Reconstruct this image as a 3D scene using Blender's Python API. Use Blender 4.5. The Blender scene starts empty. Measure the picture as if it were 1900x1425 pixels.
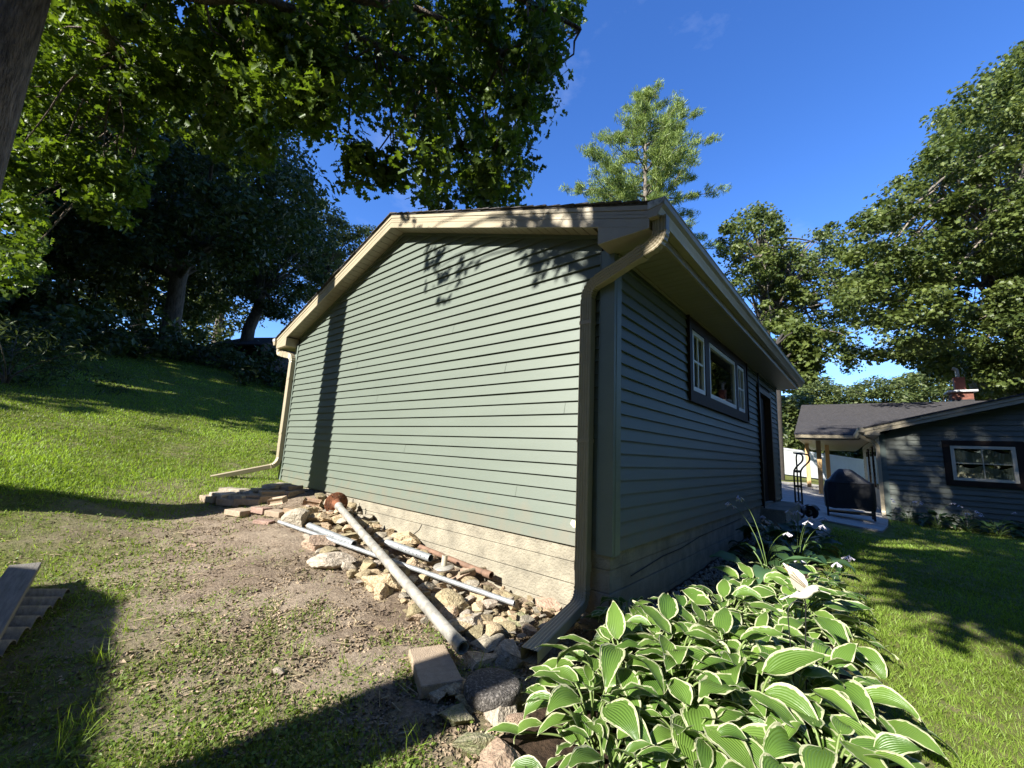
import bpy, bmesh, math, random
import numpy as np
from mathutils import Vector, Matrix, noise

rng = np.random.default_rng(11)
random.seed(11)
SC = bpy.context.scene
COL = SC.collection
PI = math.pi

# ------------------------------------------------------------------ camera
CAM = np.array([1.4643, -2.8494, 0.6869])
YAW, PITCH, ROLL, FPX = -0.71715, 0.16207, 0.05001, 762.06


def cam_axes(yaw, pitch, roll):
    f = np.array([math.sin(yaw) * math.cos(pitch), math.cos(yaw) * math.cos(pitch), math.sin(pitch)])
    r = np.array([math.cos(yaw), -math.sin(yaw), 0.0])
    u = np.cross(r, f)
    return r * math.cos(roll) + u * math.sin(roll), -r * math.sin(roll) + u * math.cos(roll), f


CR, CU, CF = cam_axes(YAW, PITCH, ROLL)
cd = bpy.data.cameras.new('camera')
cam = bpy.data.objects.new('camera', cd)
COL.objects.link(cam)
cam.matrix_world = Matrix(((CR[0], CU[0], -CF[0], CAM[0]), (CR[1], CU[1], -CF[1], CAM[1]),
                           (CR[2], CU[2], -CF[2], CAM[2]), (0, 0, 0, 1)))
cd.sensor_fit = 'HORIZONTAL'
cd.sensor_width = 36
cd.lens = FPX / 1900 * 36
cd.clip_start = 0.05
cd.clip_end = 2000
SC.camera = cam

# ------------------------------------------------------------------ light
SUN_EL, SUN_AZ = math.radians(32), math.radians(189)      # azimuth clockwise from +Y
w = bpy.data.worlds.new('World')
SC.world = w
w.use_nodes = True
nt = w.node_tree
bg = nt.nodes['Background']
sky = nt.nodes.new('ShaderNodeTexSky')
sky.sky_type = 'NISHITA'
sky.sun_disc = False
sky.sun_elevation = SUN_EL
sky.sun_rotation = SUN_AZ
sky.altitude = 300
sky.air_density = 1.0
sky.dust_density = 0.15
sky.ozone_density = 4.5
hsv = nt.nodes.new('ShaderNodeHueSaturation')
hsv.inputs['Saturation'].default_value = 1.2
hsv.inputs['Hue'].default_value = .513
nt.links.new(sky.outputs[0], hsv.inputs['Color'])
# thin wisps of high cloud
wt = nt.nodes.new('ShaderNodeTexCoord')
wm = nt.nodes.new('ShaderNodeMapping')
wm.inputs['Scale'].default_value = (2.2, 2.2, 4.5)
wn_ = nt.nodes.new('ShaderNodeTexNoise')
wn_.inputs['Scale'].default_value = 1.5
wn_.inputs['Detail'].default_value = 9
wn_.inputs['Roughness'].default_value = .62
wr = nt.nodes.new('ShaderNodeMapRange')
wr.inputs[1].default_value = .56
wr.inputs[2].default_value = .80
wr.inputs[4].default_value = .13
wx = nt.nodes.new('ShaderNodeMix')
wx.data_type = 'RGBA'
wx.inputs[7].default_value = (5.2, 5.6, 6.2, 1)
nt.links.new(wt.outputs['Generated'], wm.inputs[0])
nt.links.new(wm.outputs[0], wn_.inputs['Vector'])
nt.links.new(wn_.outputs[0], wr.inputs[0])
nt.links.new(wr.outputs[0], wx.inputs[0])
nt.links.new(hsv.outputs[0], wx.inputs[6])
nt.links.new(wx.outputs[2], bg.inputs[0])
bg.inputs[1].default_value = 0.118
sl = bpy.data.lights.new('sun', 'SUN')
sl.energy = 5.0
sl.angle = math.radians(0.53)
sl.color = (1.0, 0.965, 0.89)
so = bpy.data.objects.new('sun', sl)
COL.objects.link(so)
SUNV = Vector((math.sin(SUN_AZ) * math.cos(SUN_EL), math.cos(SUN_AZ) * math.cos(SUN_EL), math.sin(SUN_EL)))
so.rotation_euler = SUNV.to_track_quat('Z', 'Y').to_euler()
so.location = SUNV * 60
vs = SC.view_settings
vs.view_transform = 'Standard'
vs.look = 'None'
vs.exposure = 1.42
vs.gamma = 1
vs.use_curve_mapping = False

# ------------------------------------------------------------------ rays of the surveyed camera (1900 px frame)


def ray(x, y):
    return CF + CR * (x - 950) / FPX - CU * (y - 712.5) / FPX


def pd(x, y, D):
    return CAM + D * ray(x, y)


def py_(x, y, Y):
    d = ray(x, y)
    return CAM + d * ((Y - CAM[1]) / d[1])


def px_(x, y, X):
    d = ray(x, y)
    return CAM + d * ((X - CAM[0]) / d[0])


def pz_(x, y, Z):
    d = ray(x, y)
    return CAM + d * ((Z - CAM[2]) / d[2])


# ------------------------------------------------------------------ terrain
GP = np.array([
    (-.41, -1.0, -.50), (-.6, -2.2, -.545), (-4.43, -.1, -.04), (-4.6, -1.27, -.25), (-4.66, -1.6, -.29),
    (-4.72, -1.96, -.25), (-4.78, -2.3, -.17), (-4.85, -2.8, -.12), (-5.1, -1.15, -.16), (-5.2, -1.57, -.19),
    (-5.3, -2.2, -.10), (-5.4, -2.6, .0), (-5.3, -3.7, .12), (-6.5, -3.5, .3), (-8, -3, .55), (-3.5, -3, -.40),
    (-2.5, -2.2, -.44), (-2, -5, -.5), (-4, -6, -.3), (-8, -8, .4), (-12, -12, 1.3), (-5.85, 0, 0), (-3.7, 0, -.13),
    (-2.6, 0, -.33), (-2, 0, -.40), (-1.2, 0, -.48), (-.4, 0, -.53), (-2, -1.2, -.40), (-3, -1.2, -.33),
    (.3, -.5, -.53), (1.46, -2.85, -.62), (0, -4, -.6), (3, -3, -.64), (1, 1, -.53), (.3, 3, -.46), (3, 2, -.6),
    (6, 2, -.62), (5, 6, -.62), (1.5, 7, -.52), (.2, 5.2, -.38), (1.7, 11.8, -.56), (6, 10, -.62), (10, 11, -.62),
    (10, 0, -.65), (20, 10, -.6), (0, 7.6, -.38), (-.5, 9, -.36), (.3, 15, -.36), (-.5, 19, -.2), (-2.7, 27, .12),
    (1.4, 30.5, -.32), (6, 30, -.4), (20, 30, -.3), (40, 30, 0), (-10, 30, 2), (-20, 30, 4), (0, 50, .5),
    (20, 60, 1), (-6.4, .3, .05), (-6.4, 3, .12), (-6.5, 7.5, .2), (-3, 9, 0), (-9, 0, .72), (-9, 4, .8),
    (-9, -4, .85), (-14, 0, 2.1), (-14, 6, 2.15), (-14, -5, 2.3), (-20, 0, 3.8), (-20, 8, 3.6), (-20, -8, 4.0),
    (-30, 0, 6.2), (-30, 15, 6), (-30, -15, 6.4), (-45, 0, 9), (-45, 30, 9), (-45, -25, 9), (-12, 15, 2),
    (-6, 15, .9), (60, 0, -.6), (60, 60, 1), (0, -30, -.6), (30, -30, -.7), (-30, -40, 5), (-70, 60, 9), (0, 90, 2)])


def _kern(a, b):
    d = np.sqrt(((a[:, None, :] - b[None, :, :]) ** 2).sum(-1) + .12)
    return d


_A = _kern(GP[:, :2], GP[:, :2])
_W = np.linalg.solve(_A - np.eye(len(GP)) * 0.06, GP[:, 2] - GP[:, 2].mean())


def gz(xy):
    xy = np.atleast_2d(np.asarray(xy, float))[:, :2]
    out = np.empty(len(xy))
    for i in range(0, len(xy), 20000):
        out[i:i + 20000] = _kern(xy[i:i + 20000], GP[:, :2]) @ _W
    return out + GP[:, 2].mean()


def g(x, y):
    return float(gz([(x, y)])[0])


def on_g(x, y, dz=0.0):
    """point where the sight line of a pixel meets the terrain"""
    t = np.concatenate([np.arange(.6, 8, .02), np.arange(8, 60, .2)])
    P = CAM + ray(x, y) * t[:, None]
    h = P[:, 2] - gz(P) - dz
    k = int(np.argmax(h < 0)) if (h < 0).any() else len(t) - 1
    if k == 0:
        return P[0]
    a = h[k - 1] / (h[k - 1] - h[k] + 1e-9)
    return P[k - 1] + (P[k] - P[k - 1]) * a


# ------------------------------------------------------------------ materials


def M(name, col, rough=.6, var=.2, scale=6, bump=0.0, bscale=40, metal=0.0, col2=None, stretch=None, spec=.5,
      rand=0.0, thr=(.35, .65), space='Object', detail=6, bdist=.02):
    m = bpy.data.materials.new(name)
    m.use_nodes = True
    n = m.node_tree.nodes
    L = m.node_tree.links
    b = n['Principled BSDF']
    tc = n.new('ShaderNodeTexCoord')
    src = tc.outputs[space]
    if stretch:
        mp = n.new('ShaderNodeMapping')
        mp.inputs['Scale'].default_value = stretch
        L.new(src, mp.inputs[0])
        src = mp.outputs[0]
    nz = n.new('ShaderNodeTexNoise')
    nz.inputs['Scale'].default_value = scale
    nz.inputs['Detail'].default_value = detail
    nz.inputs['Roughness'].default_value = .65
    L.new(src, nz.inputs['Vector'])
    rp = n.new('ShaderNodeValToRGB')
    c2 = col2 if col2 else [min(1, c * (1 + var)) for c in col]
    c1 = col if col2 else [c * (1 - var) for c in col]
    rp.color_ramp.elements[0].position, rp.color_ramp.elements[1].position = thr
    rp.color_ramp.elements[0].color = (*c1, 1)
    rp.color_ramp.elements[1].color = (*c2, 1)
    L.new(nz.outputs[0], rp.inputs[0])
    out = rp.outputs[0]
    if rand:
        oi = n.new('ShaderNodeObjectInfo')
        mr = n.new('ShaderNodeMapRange')
        mr.inputs[3].default_value = 1 - rand
        mr.inputs[4].default_value = 1 + rand
        L.new(oi.outputs['Random'], mr.inputs[0])
        hs = n.new('ShaderNodeHueSaturation')
        L.new(mr.outputs[0], hs.inputs['Value'])
        mr2 = n.new('ShaderNodeMapRange')
        mr2.inputs[3].default_value = .5 + rand * .05
        mr2.inputs[4].default_value = .5 - rand * .05
        L.new(oi.outputs['Random'], mr2.inputs[0])
        L.new(mr2.outputs[0], hs.inputs['Hue'])
        L.new(out, hs.inputs['Color'])
        out = hs.outputs[0]
    L.new(out, b.inputs['Base Color'])
    b.inputs['Roughness'].default_value = rough
    b.inputs['Metallic'].default_value = metal
    b.inputs['Specular IOR Level'].default_value = spec
    if bump:
        n2 = n.new('ShaderNodeTexNoise')
        n2.inputs['Scale'].default_value = bscale
        n2.inputs['Detail'].default_value = 8
        L.new(src, n2.inputs['Vector'])
        bp = n.new('ShaderNodeBump')
        bp.inputs['Strength'].default_value = bump
        bp.inputs['Distance'].default_value = bdist
        L.new(n2.outputs[0], bp.inputs['Height'])
        L.new(bp.outputs[0], b.inputs['Normal'])
    return m


def leafmat(name, dark, light, trans=.35, rough=.45, attr='tint', spec=.35, tcol=None):
    m = bpy.data.materials.new(name)
    m.use_nodes = True
    n = m.node_tree.nodes
    L = m.node_tree.links
    b = n['Principled BSDF']
    at = n.new('ShaderNodeAttribute')
    at.attribute_name = attr
    rp = n.new('ShaderNodeValToRGB')
    rp.color_ramp.elements[0].color = (*dark, 1)
    rp.color_ramp.elements[1].color = (*light, 1)
    L.new(at.outputs['Fac'], rp.inputs[0])
    L.new(rp.outputs[0], b.inputs['Base Color'])
    b.inputs['Roughness'].default_value = rough
    b.inputs['Specular IOR Level'].default_value = spec
    tr = n.new('ShaderNodeBsdfTranslucent')
    hs = n.new('ShaderNodeHueSaturation')
    hs.inputs['Hue'].default_value = .493
    hs.inputs['Saturation'].default_value = 1.1
    hs.inputs['Value'].default_value = 1.5
    L.new(rp.outputs[0], hs.inputs['Color'])
    L.new(hs.outputs[0], tr.inputs[0])
    mx = n.new('ShaderNodeMixShader')
    mx.inputs[0].default_value = trans
    L.new(b.outputs[0], mx.inputs[1])
    L.new(tr.outputs[0], mx.inputs[2])
    L.new(mx.outputs[0], n['Material Output'].inputs[0])
    return m


def sidingmat():
    m = M('sage vinyl siding', (.114, .136, .108), .5, .05, .8, .05, 160, stretch=(1, 1, 5))
    n = m.node_tree.nodes
    L = m.node_tree.links
    b = n['Principled BSDF']
    src = b.inputs['Base Color'].links[0].from_socket
    tc = n.new('ShaderNodeTexCoord')
    sp = n.new('ShaderNodeSeparateXYZ')
    L.new(tc.outputs['Object'], sp.inputs[0])
    nz = n.new('ShaderNodeTexNoise')
    nz.inputs['Scale'].default_value = 7
    nz.inputs['Detail'].default_value = 9
    L.new(tc.outputs['Object'], nz.inputs['Vector'])
    ad = n.new('ShaderNodeMath')
    ad.operation = 'MULTIPLY_ADD'
    ad.inputs[1].default_value = .9
    ad.inputs[2].default_value = -.42
    L.new(nz.outputs[0], ad.inputs[0])
    sb = n.new('ShaderNodeMath')
    sb.operation = 'SUBTRACT'
    L.new(ad.outputs[0], sb.inputs[0])
    L.new(sp.outputs['Z'], sb.inputs[1])
    mr = n.new('ShaderNodeMapRange')
    mr.inputs[1].default_value = -.22
    mr.inputs[2].default_value = .12
    mr.inputs[4].default_value = .55
    L.new(sb.outputs[0], mr.inputs[0])
    mx = n.new('ShaderNodeMix')
    mx.data_type = 'RGBA'
    L.new(mr.outputs[0], mx.inputs[0])
    L.new(src, mx.inputs[6])
    mx.inputs[7].default_value = (.16, .135, .095, 1)
    L.new(mx.outputs[2], b.inputs['Base Color'])
    return m


MT = dict(
    siding=None,
    post=M('grey green corner trim', (.15, .18, .15), .5, .06, 4),
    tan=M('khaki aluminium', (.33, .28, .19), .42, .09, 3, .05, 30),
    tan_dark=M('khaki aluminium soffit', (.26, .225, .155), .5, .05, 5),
    stain=M('weathered zinc cap', (.42, .42, .42), .5, .5, 25),
    concrete=M('formed concrete', (.17, .152, .115), .92, .2, 5, .7, 60, col2=(.31, .277, .208), detail=14, thr=(.3, .62)),
    concrete_flat=M('walk concrete', (.33, .31, .27), .9, .18, 2.5, .3, 60),
    crack=M('crack shade', (.05, .045, .04), .9),
    shingle=M('dark shingle', (.055, .05, .05), .9, .6, 30, .5, 80),
    shingle2=M('weathered grey shingle', (.036, .033, .034), .9, .5, 14, .6, 60, stretch=(1, 3, 1)),
    brown=M('brown window trim', (.026, .016, .011), .6, .15, 8, spec=.2),
    white=M('white vinyl', (.72, .73, .72), .4, .03, 3),
    fence=M('white vinyl fence', (.74, .76, .78), .4, .03, 2),
    black=M('black steel', (.012, .012, .013), .4, .3, 20),
    cover=M('black grill cover', (.012, .013, .016), .55, .3, 6, .4, 12),
    rubber=M('tyre rubber', (.015, .015, .015), .8),
    door=M('brown door frame', (.075, .042, .022), .5, .25, 9, stretch=(6, 6, 1)),
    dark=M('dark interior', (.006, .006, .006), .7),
    siding2=M('slate green siding', (.10, .113, .092), .55, .08, 3),
    post2=M('slate green corner trim', (.10, .13, .115), .55, .06, 3),
    pine=M('new pine lumber', (.52, .33, .14), .6, .2, 5, .1, 40, stretch=(8, 8, .6)),
    brick=M('red brick', (.15, .055, .035), .85, .35, 18, .4, 60),
    clay=M('red clay flue', (.20, .06, .035), .7, .15, 9),
    galv=M('galvanised steel', (.34, .355, .36), .5, .25, 18, .08, 60, metal=.5),
    galv_old=M('weathered galvanised pipe', (.36, .34, .30), .55, .3, 14, .15, 70, metal=.35),
    rust=M('rusty iron', (.15, .052, .02), .85, .55, 22, .5, 70),
    rustpipe=M('brown rusty pipe', (.17, .10, .065), .75, .3, 12, .2, 60),
    rock=M('limestone rubble', (.27, .20, .115), .9, .2, 9, .8, 26, col2=(.54, .43, .265), rand=.36),
    rockgrey=M('grey fieldstone', (.24, .20, .15), .9, .2, 9, .8, 22, col2=(.46, .40, .31), rand=.22),
    rockpink=M('tan pink fieldstone', (.26, .17, .12), .9, .2, 7, .8, 18, col2=(.42, .31, .22), rand=.15),
    moss=M('mossy stone', (.12, .14, .05), .95, .2, 6, .9, 20, col2=(.33, .29, .19), rand=.1),
    paver=M('tan concrete paver', (.31, .235, .165), .95, .2, 30, .5, 160, col2=(.40, .31, .22)),
    brickold=M('old tan brick', (.30, .20, .13), .9, .25, 12, .5, 60, rand=.2),
    brickred=M('old red brick', (.25, .165, .125), .9, .25, 12, .5, 60, rand=.15),
    darkstone=M('pebbled dark concrete', (.075, .066, .058), .95, .3, 75, .8, 110, col2=(.30, .27, .24), thr=(.5, .68)),
    greywood=M('weathered grey board', (.17, .155, .135), .85, .3, 7, .3, 50, stretch=(.6, 8, 8)),
    stickwood=M('grey stick', (.26, .21, .14), .85, .3, 9, .3, 50, stretch=(.6, 8, 8)),
    barkwarm=M('oak bark', (.085, .062, .045), .95, .2, 5, 1.0, 14, col2=(.24, .18, .135), stretch=(4, 4, .8), bdist=.08),
    bark=M('grey bark', (.06, .05, .042), .95, .2, 4, 1.0, 10, col2=(.17, .145, .12), stretch=(3, 3, .7)),
    barkpale=M('pale sycamore bark', (.09, .075, .058), .9, .2, 3, .8, 8, col2=(.26, .22, .175)),
    gravel=M('white gravel', (.36, .34, .31), .9, .35, 30, .3, 50, rand=.3),
    mulch=M('dark soil', (.05, .033, .022), .95, .4, 14, .9, 40),
    wood_house=M('brown wooden ornament', (.16, .06, .025), .6, .2, 8),
    curtain=M('pale curtain', (.80, .80, .76), .8, .05, 6, stretch=(20, 20, 1)),
    pvc=M('old pale plastic', (.42, .38, .28), .6, .1, 12),
    straw=M('dry straw', (.38, .30, .17), .8, .3, 20),
    debris=M('dead leaf bits', (.10, .07, .047), .9, .5, 6, col2=(.38, .29, .19)),
    sticker=M('yellowed sticker', (.72, .66, .42), .6, .05, 5),
    ceramic=M('white painted metal', (.74, .70, .60), .45, .06, 10),
    ceramic2=M('bronze feather line', (.40, .24, .08), .5, .2, 20),
    flower=M('pale lilac flower', (.62, .58, .66), .6, .08, 20),
    oakleaf=leafmat('oak leaf', (.036, .066, .010), (.135, .20, .026), .40),
    oakdark=leafmat('dark oak leaf', (.018, .040, .012), (.062, .098, .026), .30),
    forest=leafmat('forest leaf', (.022, .036, .009), (.082, .108, .026), .28),
    mapleleaf=leafmat('maple leaf', (.034, .060, .014), (.15, .185, .045), .32),
    farleaf=leafmat('far leaf', (.035, .06, .018), (.14, .165, .05), .32),
    needle=leafmat('pine needle', (.075, .125, .030), (.27, .34, .075), .25, .5),
    grass=leafmat('lawn grass', (.10, .15, .016), (.265, .385, .06), .45, .5),
    weed=leafmat('weed leaf', (.07, .12, .018), (.22, .30, .06), .35, .5),
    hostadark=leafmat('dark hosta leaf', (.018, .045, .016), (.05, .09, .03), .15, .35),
    hostablue=leafmat('blue green hosta leaf', (.05, .11, .05), (.12, .22, .085), .25, .42),
    stem=leafmat('hosta stem', (.12, .19, .05), (.32, .40, .14), .2, .4),
)

MT['siding'] = sidingmat()
MT['cream'] = M('cream window frame', (.52, .47, .36), .45, .06, 5)
MT['trunkdark'] = M('dark trunk', (.035, .03, .026), .95, .2, 5, .6, 14)


def glassmat(name, tint=.012, rough=.02):
    m = bpy.data.materials.new(name)
    m.use_nodes = True
    b = m.node_tree.nodes['Principled BSDF']
    b.inputs['Base Color'].default_value = (tint, tint, tint, 1)
    b.inputs['Roughness'].default_value = rough
    b.inputs['Specular IOR Level'].default_value = .8
    return m


def paneglass(name):
    m = bpy.data.materials.new(name)
    m.use_nodes = True
    n = m.node_tree.nodes
    L = m.node_tree.links
    gl = n.new('ShaderNodeBsdfGlossy')
    gl.inputs['Roughness'].default_value = .02
    tr = n.new('ShaderNodeBsdfTransparent')
    tr.inputs[0].default_value = (.72, .76, .74, 1)
    fr = n.new('ShaderNodeFresnel')
    fr.inputs[0].default_value = 1.55
    ad = n.new('ShaderNodeMath')
    ad.operation = 'MULTIPLY_ADD'
    ad.inputs[1].default_value = 1.0
    ad.inputs[2].default_value = .02
    mx = n.new('ShaderNodeMixShader')
    L.new(fr.outputs[0], ad.inputs[0])
    L.new(ad.outputs[0], mx.inputs[0])
    L.new(tr.outputs[0], mx.inputs[1])
    L.new(gl.outputs[0], mx.inputs[2])
    L.new(mx.outputs[0], n['Material Output'].inputs[0])
    return m


MT['glass'] = glassmat('dark window glass')
MT['pane'] = paneglass('clear window glass')

# ------------------------------------------------------------------ mesh helpers


class MB:
    def __init__(s):
        s.v = []
        s.f = []
        s.sm = []

    def add(s, vs, fs, smooth=False):
        o = len(s.v)
        s.v += [tuple(v) for v in vs]
        s.f += [tuple(i + o for i in f) for f in fs]
        s.sm += [smooth] * len(fs)
        return s

    def box(s, x0, x1, y0, y1, z0, z1):
        vs = [(x, y, z) for z in (z0, z1) for y in (y0, y1) for x in (x0, x1)]
        return s.add(vs, [(0, 2, 3, 1), (4, 5, 7, 6), (0, 1, 5, 4), (2, 6, 7, 3), (0, 4, 6, 2), (1, 3, 7, 5)])

    def prism(s, poly, d):
        """polygon (list of 3-D points) extruded by vector d"""
        n = len(poly)
        d = np.array(d, float)
        vs = [np.array(p, float) for p in poly] + [np.array(p, float) + d for p in poly]
        fs = [tuple(range(n))[::-1], tuple(range(n, 2 * n))]
        fs += [(i, (i + 1) % n, (i + 1) % n + n, i + n) for i in range(n)]
        return s.add(vs, fs)

    def tube(s, pts, rad, n=8, caps=True, smooth=True):
        P = [Vector(p) for p in pts]
        if not hasattr(rad, '__len__'):
            rad = [rad] * len(P)
        rings = []
        up = None
        for i, p in enumerate(P):
            t = (P[min(i + 1, len(P) - 1)] - P[max(i - 1, 0)]).normalized()
            if up is None:
                up = Vector((0, 0, 1)) if abs(t.z) < .9 else Vector((1, 0, 0))
            a = t.cross(up).normalized()
            up = a.cross(t).normalized()
            rings.append([p + (a * math.cos(q) + up * math.sin(q)) * rad[i] for q in
                          [2 * PI * k / n for k in range(n)]])
        vs = [v for r in rings for v in r]
        fs = [(i * n + k, i * n + (k + 1) % n, (i + 1) * n + (k + 1) % n, (i + 1) * n + k)
              for i in range(len(P) - 1) for k in range(n)]
        s.add(vs, fs, smooth)
        if caps:
            o = len(s.v)
            s.add(rings[0], [tuple(range(n))[::-1]])
            s.add(rings[-1], [tuple(range(n))])
        return s

    def sweep(s, prof, pts, side, caps=True, smooth=False, scl=None):
        """closed 2-D profile swept along a path; side = the direction profile x points to"""
        P = [Vector(p) for p in pts]
        n = len(prof)
        vs = []
        for i, p in enumerate(P):
            t = (P[min(i + 1, len(P) - 1)] - P[max(i - 1, 0)]).normalized()
            sd = Vector(side)
            a = (sd - t * sd.dot(t)).normalized()
            b = t.cross(a).normalized()
            k = 1.0
            if 0 < i < len(P) - 1:
                d1 = (P[i] - P[i - 1]).normalized()
                d2 = (P[i + 1] - P[i]).normalized()
                k = 1 / max(.6, math.cos(d1.angle(d2) / 2))
            w_ = 1.0 if scl is None else scl[i]
            vs += [p + a * q[0] * w_ + b * q[1] * k * w_ for q in prof]
        fs = [(i * n + k, i * n + (k + 1) % n, (i + 1) * n + (k + 1) % n, (i + 1) * n + k)
              for i in range(len(P) - 1) for k in range(n)]
        s.add(vs, fs, smooth)
        if caps:
            s.add(vs[:n], [tuple(range(n))[::-1]])
            s.add(vs[-n:], [tuple(range(n))])
        return s

    def xf(s, Mx):
        s.v = [tuple(Mx @ Vector(v)) for v in s.v]
        return s

    def build(s, name, mat, parent=None, bevel=0, loc=None):
        me = bpy.data.meshes.new(name)
        me.from_pydata(s.v, [], s.f)
        me.polygons.foreach_set('use_smooth', s.sm)
        bm = bmesh.new()
        bm.from_mesh(me)
        bmesh.ops.recalc_face_normals(bm, faces=bm.faces)
        bm.to_mesh(me)
        bm.free()
        me.update()
        return link(name, me, mat, parent, bevel, loc)


def link(name, me, mat, parent=None, bevel=0, loc=None):
    o = bpy.data.objects.new(name, me)
    COL.objects.link(o)
    if mat is not None:
        me.materials.append(MT[mat] if isinstance(mat, str) else mat)
    if parent is not None:
        o.parent = parent
        if loc is not None:
            o.location = loc
    elif loc is not None:
        o.location = loc
    if bevel:
        b = o.modifiers.new('bevel', 'BEVEL')
        b.width = bevel
        b.segments = 2
        b.limit_method = 'ANGLE'
    return o


def tag(o, label=None, cat=None, group=None, kind=None):
    for k, v in (('label', label), ('category', cat), ('group', group), ('kind', kind)):
        if v:
            o[k] = v
    return o


def thing(name, label, cat, loc=(0, 0, 0), rz=0.0, group=None):
    o = bpy.data.objects.new(name, None)
    COL.objects.link(o)
    o.location = loc
    o.rotation_euler = (0, 0, rz)
    o.empty_display_size = .1
    return tag(o, label, cat, group)


def npmesh(name, V, F, tint=None, smooth=False, extra=None):
    """V (n,3); F (m,k) array of equal polygons, or a list of such arrays"""
    Fs = F if isinstance(F, list) else [F]
    me = bpy.data.meshes.new(name)
    me.vertices.add(len(V))
    me.vertices.foreach_set('co', np.ascontiguousarray(V, np.float32).ravel())
    idx = np.concatenate([f.ravel() for f in Fs]).astype(np.int32)
    tot = np.concatenate([np.full(len(f), f.shape[1]) for f in Fs])
    st = np.concatenate([[0], np.cumsum(tot)[:-1]]).astype(np.int32)
    me.loops.add(len(idx))
    me.loops.foreach_set('vertex_index', idx)
    me.polygons.add(len(tot))
    me.polygons.foreach_set('loop_start', st)
    if smooth:
        me.polygons.foreach_set('use_smooth', np.ones(len(tot), bool))
    me.update(calc_edges=True)
    for nm, a in ([('tint', tint)] if tint is not None else []) + list((extra or {}).items()):
        at = me.attributes.new(nm, 'FLOAT', 'POINT')
        at.data.foreach_set('value', np.ascontiguousarray(a, np.float32))
    return me


def scatter(T, TF, C, Nrm, S, tint, spin=None, X=None):
    """instances of a template leaf as one vertex/face array. T (k,3), TF list of index tuples (same length groups)"""
    n = len(C)
    Z = Nrm / np.linalg.norm(Nrm, axis=1)[:, None]
    if X is None:
        X = rng.normal(size=(n, 3))
    X = X - Z * (X * Z).sum(1)[:, None]
    X /= np.linalg.norm(X, axis=1)[:, None] + 1e-9
    Y = np.cross(Z, X)
    S = np.asarray(S)
    if S.ndim == 1:
        S = np.repeat(S[:, None], 3, 1)
    V = (C[:, None, :] + T[None, :, 0, None] * (X * S[:, 0:1])[:, None, :] + T[None, :, 1, None] * (Y * S[:, 1:2])[:, None, :]
         + T[None, :, 2, None] * (Z * S[:, 2:3])[:, None, :])
    k = len(T)
    off = (np.arange(n) * k)[:, None, None]
    Fs = []
    for L in sorted(set(len(f) for f in TF)):
        t = np.array([f for f in TF if len(f) == L])
        Fs.append((t[None] + off).reshape(-1, L))
    return V.reshape(-1, 3), Fs, np.repeat(tint, k)


T_DIA = np.array([(0, -.5, 0), (.27, -.02, .09), (0, .5, -.04), (-.27, -.02, .09)])
F_DIA = [(0, 1, 2), (0, 2, 3)]
_h = [(.0, -.5), (.10, -.33), (.30, -.27), (.13, -.12), (.36, .06), (.14, .14), (.25, .36), (0, .5)]
T_OAK = np.array([(x, y, abs(x) * .35) for x, y in _h] + [(-x, y, abs(x) * .35) for x, y in _h[1:-1]])
F_OAK = [(0, 1, 2, 3, 4, 5, 6, 7), (7, 13, 12, 11, 10, 9, 8, 0)]
_m = [(0, -.5), (.2, -.3), (.48, -.2), (.26, 0), (.42, .22), (.16, .2), (0, .52)]
T_MAP = np.array([(x, y, abs(x) * .25) for x, y in _m] + [(-x, y, abs(x) * .25) for x, y in _m[1:-1]])
F_MAP = [(0, 1, 2, 3, 4, 5, 6), (6, 11, 10, 9, 8, 7, 0)]
T_BLADE = np.array([(-.5, 0, 0), (.5, 0, 0), (.38, .12, .55), (-.38, .12, .55), (0, .42, 1)])
F_BLADE = [(0, 1, 2, 3), (3, 2, 4)]


def unit(a):
    return a / (np.linalg.norm(a, axis=-1, keepdims=True) + 1e-9)


def clump_leaves(centers, radii, n_each, flat=.6, up=.45):
    """leaf positions and normals spread through a set of clumps"""
    C, N, T = [], [], []
    for c, r in zip(centers, radii):
        n = max(3, int(n_each * rng.uniform(.6, 1.4)))
        d = unit(rng.normal(size=(n, 3)))
        rr = r * rng.uniform(.15, 1, n) ** .6
        p = d * rr[:, None]
        p[:, 2] *= flat
        C.append(c + p)
        N.append(unit(d * .5 + np.array([0, 0, up]) + rng.normal(size=(n, 3)) * .45))
        T.append(np.clip(rng.normal(.5 + rng.normal() * .13, .2, n), 0, 1))
    return np.concatenate(C), np.concatenate(N), np.concatenate(T)


def inpoly(p, poly):
    x, y = p
    c = False
    for i in range(len(poly)):
        x1, y1 = poly[i]
        x2, y2 = poly[i - 1]
        if (y1 > y) != (y2 > y) and x < (x2 - x1) * (y - y1) / (y2 - y1) + x1:
            c = not c
    return c


def sample_poly(poly, n):
    xs = [p[0] for p in poly]
    ys = [p[1] for p in poly]
    out = []
    while len(out) < n:
        p = (random.uniform(min(xs), max(xs)), random.uniform(min(ys), max(ys)))
        if inpoly(p, poly):
            out.append(p)
    return out


def crown_centers(poly, dlo, dhi, n):
    return np.array([pd(x, y, random.uniform(dlo, dhi)) for x, y in sample_poly(poly, n)])


def bez(a, b, c, n=7):
    a, b, c = (np.array(q, float) for q in (a, b, c))
    return [a * (1 - t) ** 2 + 2 * b * t * (1 - t) + c * t * t for t in np.linspace(0, 1, n)]


def wob(pts, amt):
    return [p + rng.normal(size=3) * amt * (0 if i in (0, len(pts) - 1) else 1) for i, p in enumerate(pts)]


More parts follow.
